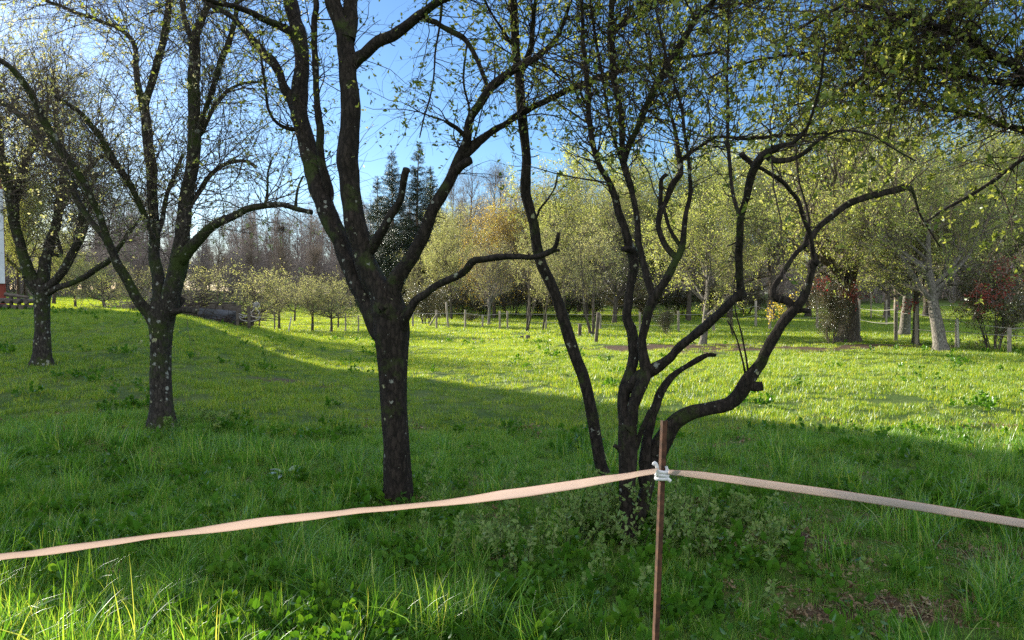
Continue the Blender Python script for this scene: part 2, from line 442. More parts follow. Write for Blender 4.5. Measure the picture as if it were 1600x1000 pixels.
# ---------------------------------------------------------------- grass and ground cover (instanced, nobody could count it)
def tuft(name, seed, nb, rad, h, w, mat_, lean=.5, K=4, seedfrac=0):
    rng = np.random.default_rng(seed)
    a = rng.uniform(0, 2 * math.pi, nb); r = rad * np.sqrt(rng.uniform(0, 1, nb))
    base = np.stack([r * np.cos(a), r * np.sin(a), np.full(nb, -.02)], 1)
    yaw = rng.uniform(0, 2 * math.pi, nb)
    out = np.stack([np.cos(yaw), np.sin(yaw), np.zeros(nb)], 1)
    side = np.stack([-np.sin(yaw), np.cos(yaw), np.zeros(nb)], 1)
    tw = rng.normal(0, .6, nb)[:, None]
    side = nrm(side + out * tw)
    hh = (h * rng.uniform(.45, 1.15, nb) ** 1.0)[:, None]
    ln = (rng.uniform(.1, 1., nb) * lean)[:, None]
    ww = (w * rng.uniform(.6, 1.3, nb))[:, None]
    vs_, prev = [], None
    for k in range(K):
        t = k / (K - 1)
        c = base + out * hh * ln * t ** 1.8 + np.array([0, 0, 1.]) * hh * (t - ln * .42 * t ** 2.4)
        wk = ww * .5 * (1 - t ** 1.6)
        if k < K - 1: vs_ += [c - side * wk, c + side * wk]
        else: vs_ += [c]
    v = np.stack(vs_, 1); nv = v.shape[1]
    i = np.arange(nb)[:, None] * nv
    q = np.concatenate([i + np.array([[2 * k, 2 * k + 1, 2 * k + 3, 2 * k + 2]]) for k in range(K - 2)])
    t_ = i + np.array([[2 * K - 4, 2 * K - 3, 2 * K - 2]])
    b = Buf(); b.add(v.reshape(-1, 3), q, t_)
    return bpy.data.objects.new(name, b.mesh(name, mat_))

def leafy(name, seed, nl, rad, h, L, mat_, stalks=5, Wd=.75):
    """low broad-leaved plant: short stalks with ovate leaves"""
    rng = np.random.default_rng(seed)
    o = np.zeros((stalks, 3)); a = rng.uniform(0, 6.28, stalks)
    rr = rad * .4 * np.sqrt(rng.uniform(0, 1, stalks)); o[:, 0] = rr * np.cos(a); o[:, 1] = rr * np.sin(a); o[:, 2] = -.01
    d = np.stack([np.cos(a) * rad, np.sin(a) * rad, np.full(stalks, h)], 1)
    P, R = walk(o, d, h * rng.uniform(.6, 1.3, stalks), np.full(stalks, .0016), 5, rng, .18, 0.0, .5)
    b = Buf(); tubes(b, P, R, 3)
    leaves(b, P, nl, rng, L, Wd, rich=True, tmin=.25, up=.25, droop=0)
    return bpy.data.objects.new(name, b.mesh(name, mat_))

def scatter(objname, sources, pts, rot, scl, idx):
    col = bpy.data.collections.new(objname + "_sources")
    for k, s in enumerate(sources):
        s.name = "%s_%02d" % (objname, k); col.objects.link(s)
    me = bpy.data.meshes.new(objname)
    me.vertices.add(len(pts)); me.vertices.foreach_set("co", pts.astype(np.float32).ravel())
    a = me.attributes.new("rot", 'FLOAT_VECTOR', 'POINT'); a.data.foreach_set("vector", rot.astype(np.float32).ravel())
    a = me.attributes.new("scl", 'FLOAT_VECTOR', 'POINT'); a.data.foreach_set("vector", scl.astype(np.float32).ravel())
    a = me.attributes.new("idx", 'INT', 'POINT'); a.data.foreach_set("value", idx.astype(np.int32))
    me.update()
    o = link(objname, me)
    ng = bpy.data.node_groups.new(objname, 'GeometryNodeTree')
    ng.interface.new_socket("Geometry", in_out='INPUT', socket_type='NodeSocketGeometry')
    ng.interface.new_socket("Geometry", in_out='OUTPUT', socket_type='NodeSocketGeometry')
    gi = ng.nodes.new("NodeGroupInput"); go = ng.nodes.new("NodeGroupOutput")
    ci = ng.nodes.new("GeometryNodeCollectionInfo"); ci.inputs[0].default_value = col
    ci.inputs["Separate Children"].default_value = True; ci.inputs["Reset Children"].default_value = True
    ip = ng.nodes.new("GeometryNodeInstanceOnPoints"); ip.inputs["Pick Instance"].default_value = True
    def attr(n, t):
        x = ng.nodes.new("GeometryNodeInputNamedAttribute"); x.data_type = t; x.inputs[0].default_value = n
        return x.outputs[0]
    L = ng.links
    L.new(gi.outputs[0], ip.inputs["Points"]); L.new(ci.outputs[0], ip.inputs["Instance"])
    L.new(attr("idx", 'INT'), ip.inputs["Instance Index"])
    L.new(attr("rot", 'FLOAT_VECTOR'), ip.inputs["Rotation"]); L.new(attr("scl", 'FLOAT_VECTOR'), ip.inputs["Scale"])
    L.new(ip.outputs[0], go.inputs[0])
    md = o.modifiers.new("scatter", 'NODES'); md.node_group = ng
    return o

RNG = np.random.default_rng(11)
def zone(y0, y1, dens, uw=.80, clump=.5, seed=0, extra=2.0):
    area_n = int(dens * (uw * (y1 * y1 - y0 * y0) + 2 * extra * (y1 - y0)))
    Y = np.sqrt(RNG.uniform(y0 * y0, y1 * y1, area_n)); X = RNG.uniform(-1, 1, area_n) * (uw * Y + extra * .5)
    keep = RNG.uniform(0, 1, area_n) > soil(X, Y) * 1.15
    n = vnoise(X * .9, Y * .9, 20 + seed) * .6 + vnoise(X * 2.7, Y * 2.7, 30 + seed) * .4
    keep &= RNG.uniform(0, 1, area_n) < (1 - clump) + clump * 2 * n
    X, Y, n = X[keep], Y[keep], n[keep]
    return X, Y, n

def mk_scatter(name, sources, X, Y, n, s0, s1, hvar=.5, kind_label=None):
    N = len(X)
    pts = np.stack([X, Y, ground(X, Y)], 1)
    rot = np.stack([RNG.normal(0, .10, N), RNG.normal(0, .10, N), RNG.uniform(0, 6.28, N)], 1)
    s = s0 + (s1 - s0) * np.clip(n + RNG.normal(0, .15, N), 0, 1)
    sz = s * RNG.uniform(1 - hvar * .4, 1 + hvar * .4, N)
    o = scatter(name, sources, pts, rot, np.stack([s, s, sz], 1), RNG.integers(0, len(sources), N))
    tag(o, kind_label, "grass", kind="stuff")
    return o

fine = [tuft("t", 100 + i, 95, .11, .13, .0042, M['grass'], .75) for i in range(7)]
longer = [tuft("t", 150 + i, 60, .09, .34, .0065, M['grass'], .9, K=5) for i in range(5)]
midt = [tuft("t", 200 + i, 80, .16, .09, .0075, M['grass_far'], .8, K=3) for i in range(6)]
fart = [tuft("t", 250 + i, 80, .34, .11, .016, M['grass_far'], .8, K=3) for i in range(5)]
weeds = [leafy("t", 300 + i, 26, .10, .13, .05, M['weed']) for i in range(5)]

X, Y, n = zone(.9, 8.5, 95, clump=.35)
tall = 0.45 + .30 * (1 - sst(3.4, 5.5, Y)) * sst(1.5, 0, X) + .30 * sst(.5, -3, X) + .35 * (vnoise(X * 1.1, Y * 1.1, 61) > .68)
mk_scatter("grass", fine, X, Y, n * tall, .28, 1.5, kind_label="short dense green grass growing across the near meadow")
X, Y, n = zone(1.0, 7.5, 26, clump=.9, seed=3)
k = RNG.uniform(0, 1, len(X)) < (.12 + .75 * sst(.6, -1.6, X) * (1 - sst(3.6, 5.2, Y)) + .22 * (n > .66))
mk_scatter("long_grass", longer, X[k], Y[k], n[k], .5, 1.25, kind_label="longer arching grass blades in loose tussocks near the tape")
X, Y, n = zone(8.0, 26, 30, clump=.35, seed=5)
mk_scatter("meadow_grass", midt, X, Y, n, .55, 1.35, kind_label="cropped meadow grass of the middle distance")
X, Y, n = zone(8, 26, 5, clump=1.0, seed=12)
k = n > .68
mk_scatter("meadow_weeds", weeds, X[k], Y[k], n[k], .6, 1.2, kind_label="dark weed clumps scattered over the middle meadow")
X, Y, n = zone(25, 75, 7, clump=.3, seed=6)
mk_scatter("distant_grass", fart, X, Y, n, .7, 1.2, kind_label="sunlit grass of the far field before the fences")
X, Y, n = zone(1.0, 8.5, 44, clump=.9, seed=9)
k = RNG.uniform(0, 1, len(X)) < np.clip((n - .38) * 2.2 + .8 * np.exp(-((X - .9) ** 2 / 1.6 + (Y - 4.6) ** 2 / .8)) + .75 * (1 - sst(3.4, 4.4, Y)) * sst(1.2, .2, X), 0, 1) * (1 - .8 * sst(5.5, 7, Y))
mk_scatter("ground_cover", weeds, X[k], Y[k], n[k], .5, 1.3, kind_label="broad leaved weeds and clover among the near grass")

# ---------------------------------------------------------------- traced orchard trees
def crom(p, step):
    """Catmull-Rom resampling of rows of p"""
    p = np.asarray(p, float)
    e = np.vstack([2 * p[0] - p[1], p, 2 * p[-1] - p[-2]])
    out = []
    for i in range(len(p) - 1):
        a, b, c, d = e[i], e[i + 1], e[i + 2], e[i + 3]
        L = np.linalg.norm((c - b)[:3]); m = max(2, int(L / step))
        for t in np.arange(m) / m:
            out.append(.5 * ((2 * b) + (-a + c) * t + (2 * a - 5 * b + 4 * c - d) * t * t + (-a + 3 * b - 3 * c + d) * t ** 3))
    out.append(p[-1])
    return np.array(out)

def gnarly(buf, C, R, rng, S=12, rough=.10, flare=False, cap=True):
    """one limb: parallel-transported tube with an uneven, knobbly surface"""
    K = len(C)
    T = nrm(np.gradient(C, axis=0))
    u = np.cross(T[0], [0, 1, .2]); u /= np.linalg.norm(u)
    a = np.arange(S) * 2 * math.pi / S
    ph = rng.uniform(0, 6.28, 6)
    s = np.concatenate([[0], np.cumsum(np.linalg.norm(np.diff(C, axis=0), axis=1))])
    nz = rng.uniform(0, 100)
    rows = []
    for k in range(K):
        u = u - T[k] * np.dot(u, T[k]); u /= np.linalg.norm(u); v = np.cross(T[k], u)
        r = R[k] * (1 + rough * .8 * np.sin(2 * a + ph[0] + s[k] * 3) + rough * .5 * np.sin(3 * a + ph[1] - s[k] * 5)
                    + rough * 1.7 * (vnoise(a * 1.9 / 1 + nz + 0 * a, np.full(S, s[k] / max(R[k], .012) * .55 + nz), 3) - .5)
                    + rough * 1.6 * (vnoise(np.full(S, nz), np.full(S, s[k] / max(R[k], .012) * .33), 4) - .5))
        if flare:
            zz = max(0, 1 - s[k] / .36)
            r = r * (1 + zz ** 2 * (.55 + .40 * np.sin(5 * a + ph[2] + s[k] * 2)))
        rows.append(C[k] + np.outer(np.cos(a) * r, u) + np.outer(np.sin(a) * r, v))
    vv = np.concatenate(rows + [C[-1][None] + T[-1] * R[-1] * .15])
    i = np.arange(K - 1)[:, None] * S; j = np.arange(S)[None]; j2 = (j + 1) % S
    q = np.stack([i + j, i + j2, i + S + j2, i + S + j], -1).reshape(-1, 4)
    b0 = (K - 1) * S
    t = [[b0 + x, b0 + (x + 1) % S, K * S] for x in range(S)]
    buf.add(vv, q, t)

def traced_tree(name, label, cat, bY, limbs, bark, leafm, seed, shoots, zmin=1.9, leafL=.03, leafN=6000, twigm=None, ext=1.2,
                shootL=(.4, 1.2), sub=(3.0, .16, .5), spur=(5, .03, .10), upb=.03, rmaxshoot=.05, rough=.15, sink=.12, rich=True, noise=.16, group=None, leaf_low=True):
    rng = np.random.default_rng(seed)
    done = {}
    px0, py0, w0 = limbs['trunk'][2][0]
    base = GP(px0, bY)
    root = thing(name, label, cat, base, group=group)
    allP, allR = [], []
    for nm, (par, slope, pts) in limbs.items():
        pts = [tuple(p) for p in pts]
        if par is None:
            Y = bY; prev = None
        else:
            pp, pY = done[par]
            d2 = (pp[:, 0] - pts[0][0]) ** 2 + (pp[:, 1] - pts[0][1]) ** 2
            kk = int(np.argmin(d2)); Y = pY[kk]
            if d2[kk] > 9: pts = [(pp[kk, 0], pp[kk, 1], min(pts[0][2] * 1.15, pp[kk, 2]))] + pts
        rows = []; px_, py_ = pts[0][0], pts[0][1]
        for (x, y, w) in pts:
            Y = Y + slope * math.hypot(x - px_, y - py_) / F * bY; px_, py_ = x, y
            q = PW(x, y, Y); rows.append([q[0], q[1], q[2], w * Y / F * .5, x, y, w])
        rows = np.array(rows)
        if par is None:
            rows[0, 2] = base[2] - sink
            rows[0, 0] = base[0]
        rs = crom(rows, .035 if bY < 7 else .06)
        done[nm] = (rs[:, 4:7], rs[:, 1])
        C, R = rs[:, :3], np.maximum(rs[:, 3], .0025)
        # small wobble
        amp, fr = (.22, .12) if par is None else (1.0, .33)
        wob = (np.stack([vnoise(np.arange(len(C)) * fr, np.full(len(C), seed + hash_i(nm) + j), 5) for j in range(3)], 1) - .5) * np.minimum(R, .022)[:, None] * amp
        wob = wob * np.minimum(1, np.arange(len(C)) / 4.0)[:, None]
        C = C + wob
        if par is not None:     # collar where the limb leaves its parent
            ss = np.concatenate([[0], np.cumsum(np.linalg.norm(np.diff(C, axis=0), axis=1))])
            R = R * (1 + .14 * np.exp(-ss / (2.2 * R[0])))
        if pts[-1][1] < 10 and ext > 0:      # the limb goes on above the frame: grow its top
            d = nrm(C[-1] - C[-4]); e, er = walk(C[-1][None], (d + np.array([0, 0, .25]))[None], np.array([ext * rng.uniform(.7, 1.2)]), np.array([R[-1]]), 14, rng, .10, .03, .15)
            C = np.vstack([C, e[0, 1:]]); R = np.concatenate([R, er[0, 1:]])
        b = Buf(); gnarly(b, C, R, rng, 14 if R[0] > .03 else (10 if R[0] > .012 else 7), rough * (.5 if par is None else (.6 if R[0] > .05 else 1.1)), flare=par is None)
        link("trunk" if nm == 'trunk' else "limb", b.mesh("trunk" if nm == 'trunk' else "limb", bark, base), root)
        # for the shoots: split into chunks of equal point count
        K = 8
        for s in range(0, max(1, len(C) - K + 1), K - 1):
            if s + K <= len(C): allP.append(C[s:s + K]); allR.append(R[s:s + K])
    P = np.array(allP); R = np.array(allR)
    z = P[:, :, 2].mean(1); r = R.mean(1)
    w = sst(zmin, zmin + .7, z) * (.25 + np.minimum(1, .018 / r)) * (r < rmaxshoot * 1.6) + 1e-6
    p, d, rr, _, _ = sprout(P, R, shoots, rng, 0, 1, 60, 18, w=w)
    d[:, 2] += .25
    L = rng.uniform(*shootL, shoots) * np.where(rng.uniform(0, 1, shoots) < .5, .55, 1)
    P1, R1 = walk(p, d, L, np.minimum(rr * .45, .0065) * rng.uniform(.5, 1, shoots), 10, rng, noise, upb, .3)
    n2 = int(shoots * sub[0])
    p, d, rr, _, _ = sprout(P1, R1, n2, rng, .1, 1, 50, 15)
    P2, R2 = walk(p, d, rng.uniform(sub[1], sub[2], n2), np.minimum(rr * .7, .0028), 7, rng, noise * 1.1, 0.0, .35)
    n3 = int(shoots * spur[0])
    pa, da, ra, _, _ = sprout(P1, R1, n3 // 2, rng, .1, 1, 70, 15); pb, db, rb, _, _ = sprout(P2, R2, n3 - n3 // 2, rng, .1, 1, 65, 15)
    P3, R3 = walk(np.vstack([pa, pb]), np.vstack([da, db]), rng.uniform(spur[1], spur[2], n3), np.minimum(np.concatenate([ra, rb]) * .8, .0018), 4, rng, .25, 0, .6)
    ns = int(len(P) * 3.5)
    p, d, rr, _, _ = sprout(P, R, ns, rng, 0, 1, 75, 15, w=sst(zmin - .9, zmin, z) * (r < .07) + .01)
    P4, R4 = walk(p, d, rr + rng.uniform(.01, .09, ns), np.minimum(rr * .5, rng.uniform(.002, .0065, ns)), 5, rng, .3, .02, .55)
    b = Buf(); tubes(b, P1, R1, 5); tubes(b, P2, R2, 3); tubes(b, P3, R3, 3); tubes(b, P4, R4, 5)
    link("twigs", b.mesh("twigs", twigm or M['twig_dark'], base), root)
    b = Buf()
    leaves(b, P3, int(leafN * .65), rng, leafL, .52, rich=rich, tmin=.5, up=.2, jit=.003, w=rng.uniform(0, 1, len(P3)) ** 3 + .01)
    leaves(b, P2, int(leafN * .35), rng, leafL, .52, rich=rich, tmin=.3, up=.1, w=rng.uniform(0, 1, len(P2)) ** 2 + .01)
    link("foliage", b.mesh("foliage", leafm, base), root)
    return root, (P1, R1)

def hash_i(s): return sum(ord(c) * (i + 3) for i, c in enumerate(s)) % 97

T1 = {
 'trunk': (None, 0, [(622, 795, 50), (621, 760, 46), (619, 700, 43), (616, 640, 42), (615, 590, 43), (613, 545, 48), (611, 515, 54), (607, 480, 50), (600, 458, 36)]),
 'A': ('trunk', .25, [(604, 520, 36), (585, 485, 35), (570, 462, 33), (554, 432, 31), (530, 370, 30), (512, 330, 30), (496, 285, 28), (484, 245, 26), (474, 205, 23), (466, 170, 24), (470, 130, 24), (473, 98, 24), (470, 65, 25), (462, 35, 23), (455, 5, 22), (446, -50, 19)]),
 'A2': ('A', -.1, [(512, 308, 16), (505, 270, 14), (500, 230, 12), (499, 198, 12), (496, 132, 10), (493, 82, 10), (492, 30, 9), (493, -10, 9)]),
 'A3': ('A', .3, [(464, 172, 16), (450, 148, 13), (439, 121, 13), (419, 90, 14), (396, 63, 12), (376, 38, 10), (352, 18, 9), (325, 4, 7)]),
 'A4': ('A', -.35, [(470, 70, 14), (450, 48, 12), (429, 36, 11), (396, 20, 10), (363, 9, 10), (325, 0, 9), (270, -12, 8)]),
 'A5': ('A', -.2, [(462, 202, 6), (440, 197, 5), (426, 185, 4), (418, 160, 4), (414, 130, 4), (409, 96, 4), (404, 60, 4)]),
 'B': ('trunk', .05, [(603, 490, 44), (594, 460, 38), (580, 428, 36), (568, 395, 35), (557, 360, 34), (550, 330, 32), (545, 290, 30), (543, 250, 30), (545, 200, 28), (546, 150, 28), (545, 110, 29), (541, 70, 29), (533, 40, 29), (520, 5, 27), (504, -60, 24)]),
 'B2': ('B', .2, [(542, 62, 24), (548, 30, 24), (550, 0, 22), (556, -60, 18)]),
 'B3': ('B', -.45, [(552, 98, 20), (568, 86, 18), (587, 69, 17), (617, 53, 17), (640, 36, 16), (663, 17, 14), (690, 2, 12), (735, -25, 9)]),
 'B4': ('B3', -.2, [(652, 26, 9), (664, 31, 9), (680, 36, 9), (710, 51, 9), (729, 63, 8), (742, 89, 7), (754, 115, 6), (762, 140, 5)]),
 'stub': ('B', -.5, [(580, 388, 16), (590, 370, 15), (600, 355, 14), (612, 335, 13), (624, 312, 12), (629, 290, 12), (637, 263, 12)]),
 'C': ('trunk', -.2, [(612, 500, 30), (612, 470, 26), (617, 440, 24), (634, 415, 22), (648, 395, 22), (658, 378, 21), (672, 345, 20), (682, 320, 20), (698, 292, 19), (713, 263, 18), (724, 238, 16), (729, 211, 14), (739, 181, 13), (756, 152, 13), (775, 129, 13), (797, 113, 12), (825, 100, 10), (850, 80, 8), (875, 50, 6), (890, 5, 5)]),
 'C2': ('C', .15, [(722, 246, 13), (737, 232, 14), (752, 219, 11), (772, 201, 9), (799, 186, 9), (825, 173, 9), (872, 148, 9), (908, 132, 8), (955, 117, 8), (991, 106, 7), (1044, 94, 6), (1090, 87, 5), (1140, 79, 4)]),
 'Cs': ('C', -.6, [(726, 212, 8), (714, 202, 7), (700, 193, 7), (697, 190, 9)]),
 'Ck': ('C', -.6, [(716, 262, 14), (726, 254, 13), (734, 248, 11)]),
 'D': ('trunk', -.5, [(626, 515, 22), (634, 497, 17), (647, 478, 15), (664, 458, 13), (690, 442, 12), (716, 429, 12), (739, 411, 12), (752, 406, 11), (792, 402, 10), (832, 401, 8), (856, 396, 8), (866, 387, 7), (872, 363, 5)]),
 'D2': ('D', .3, [(862, 393, 5), (874, 391, 4)]),
 't1': ('B3', .1, [(690, 5, 4), (688, 30, 4), (680, 80, 3), (676, 130, 3), (664, 180, 3), (656, 215, 2)]),
 't2': ('C', -.3, [(737, 190, 4), (732, 160, 3), (724, 130, 3), (727, 90, 3), (730, 62, 3)]),
}
T2 = {
 'trunk': (None, 0, [(256, 680, 42), (254, 650, 37), (252, 615, 34), (250, 564, 33), (251, 520, 36), (252, 490, 42), (253, 466, 30)]),
 'L1': ('trunk', -.35, [(244, 505, 22), (228, 485, 17), (211, 462, 15), (195, 432, 14), (181, 405, 14), (168, 379, 13), (158, 343, 11), (142, 307, 10), (125, 274, 11), (99, 238, 11), (76, 201, 11), (59, 168, 10), (40, 132, 9), (20, 106, 8), (0, 94, 8), (-40, 70, 7)]),
 'L1b': ('L1', .3, [(168, 379, 11), (155, 363, 10), (142, 346, 10), (122, 316, 11), (109, 282, 11), (82, 243, 10), (56, 205, 9), (30, 178, 8), (0, 158, 8), (-50, 130, 6)]),
 'L2': ('trunk', .15, [(250, 488, 24), (249, 460, 19), (247, 432, 18), (242, 400, 18), (240, 366, 17), (240, 330, 16), (238, 290, 16), (235, 247, 15), (229, 198, 14), (223, 165, 13), (216, 132, 10), (211, 99, 9), (208, 66, 8), (186, 46, 7), (165, 36, 6), (122, 20, 5), (75, 2, 4)]),
 'L2b': ('L2', -.2, [(226, 170, 12), (231, 150, 11), (241, 115, 11), (247, 89, 10), (256, 59, 10), (261, 26, 10), (264, -5, 9)]),
 'L3': ('trunk', -.1, [(258, 490, 30), (268, 460, 28), (276, 430, 27), (284, 392, 25), (288, 350, 21), (292, 300, 20), (299, 270, 21), (303, 231, 22), (303, 165, 19), (303, 115, 17), (304, 66, 15), (310, 45, 12), (322, 16, 8), (326, -10, 8)]),
 'L3a': ('L3', .2, [(301, 62, 11), (290, 33, 9), (286, 0, 8), (284, -20, 7)]),
 'L3b': ('L3', -.3, [(308, 215, 10), (317, 185, 9), (330, 142, 8), (343, 99, 8), (356, 66, 8), (366, 33, 7), (370, -5, 6)]),
 'L3c': ('L3', .25, [(312, 210, 7), (333, 168, 6), (344, 153, 6), (356, 142, 5), (383, 129, 4), (410, 128, 3)]),
 'L4': ('L3', -.4, [(284, 405, 20), (297, 390, 17), (317, 369, 16), (333, 353, 15), (360, 340, 13), (389, 326, 11), (416, 321, 10), (442, 320, 9), (462, 325, 8), (487, 333, 7)]),
 'L4a': ('L4', .1, [(462, 324, 5), (464, 305, 4), (468, 288, 3), (475, 275, 3)]),
 'L4b': ('L4', .1, [(414, 322, 5), (417, 300, 4), (418, 270, 3), (424, 250, 3)]),
 'L4c': ('L4', .0, [(336, 352, 9), (344, 344, 8), (351, 338, 7)]),
 'L5': ('L2', .4, [(243, 370, 9), (255, 340, 8), (262, 300, 7), (275, 270, 6), (285, 240, 5)]),
 'L6': ('L2', -.4, [(241, 380, 10), (228, 340, 9), (210, 300, 9), (190, 268, 9), (170, 240, 9), (150, 205, 8), (130, 180, 7), (110, 165, 6), (85, 150, 5)]),
 'L7': ('L3', .5, [(289, 330, 10), (310, 300, 8), (330, 270, 7), (355, 255, 6), (385, 252, 5), (400, 262, 4)]),
 'cut': ('trunk', -.5, [(262, 488, 11), (285, 485, 7), (300, 486, 7), (307, 487, 7)]),
 'cut2': ('trunk', .3, [(264, 492, 10), (278, 478, 8), (286, 466, 8)]),
}
T3 = {
 'trunk': (None, 0, [(67, 574, 30), (67, 545, 26), (66, 498, 23), (66, 465, 26), (66, 448, 22)]),
 'a': ('trunk', -.2, [(60, 452, 18), (46, 429, 18), (33, 386, 16), (23, 350, 16), (17, 310, 16), (8, 270, 12), (0, 225, 10), (-8, 160, 8), (-12, 90, 6)]),
 'a2': ('a', .3, [(20, 320, 13), (33, 280, 12), (42, 245, 11), (60, 205, 10), (74, 165, 8), (84, 120, 6)]),
 'b': ('trunk', .1, [(66, 445, 17), (70, 410, 15), (79, 376, 14), (89, 343, 14), (94, 310, 13), (100, 275, 11), (96, 235, 9), (88, 190, 7), (90, 140, 5)]),
 'b2': ('b', -.3, [(92, 330, 10), (108, 300, 9), (125, 282, 8), (150, 250, 7), (178, 235, 5)]),
 'c': ('trunk', -.3, [(72, 450, 14), (84, 440, 13), (99, 422, 13), (112, 399, 12), (122, 373, 12), (127, 343, 11), (135, 310, 8), (150, 270, 6)]),
 'c2': ('c', .3, [(110, 405, 7), (122, 385, 8), (133, 355, 8), (140, 330, 7), (146, 305, 6)]),
 'd': ('trunk', -.3, [(72, 458, 12), (90, 450, 10), (109, 444, 9), (132, 432, 9), (155, 417, 9), (172, 405, 8), (200, 365, 6), (225, 335, 4)]),
 'st': ('trunk', -.4, [(58, 440, 10), (46, 434, 8), (35, 431, 8)]),
 'e': ('b', .2, [(92, 400, 5), (96, 395, 5), (90, 370, 5), (86, 345, 4)]),
}
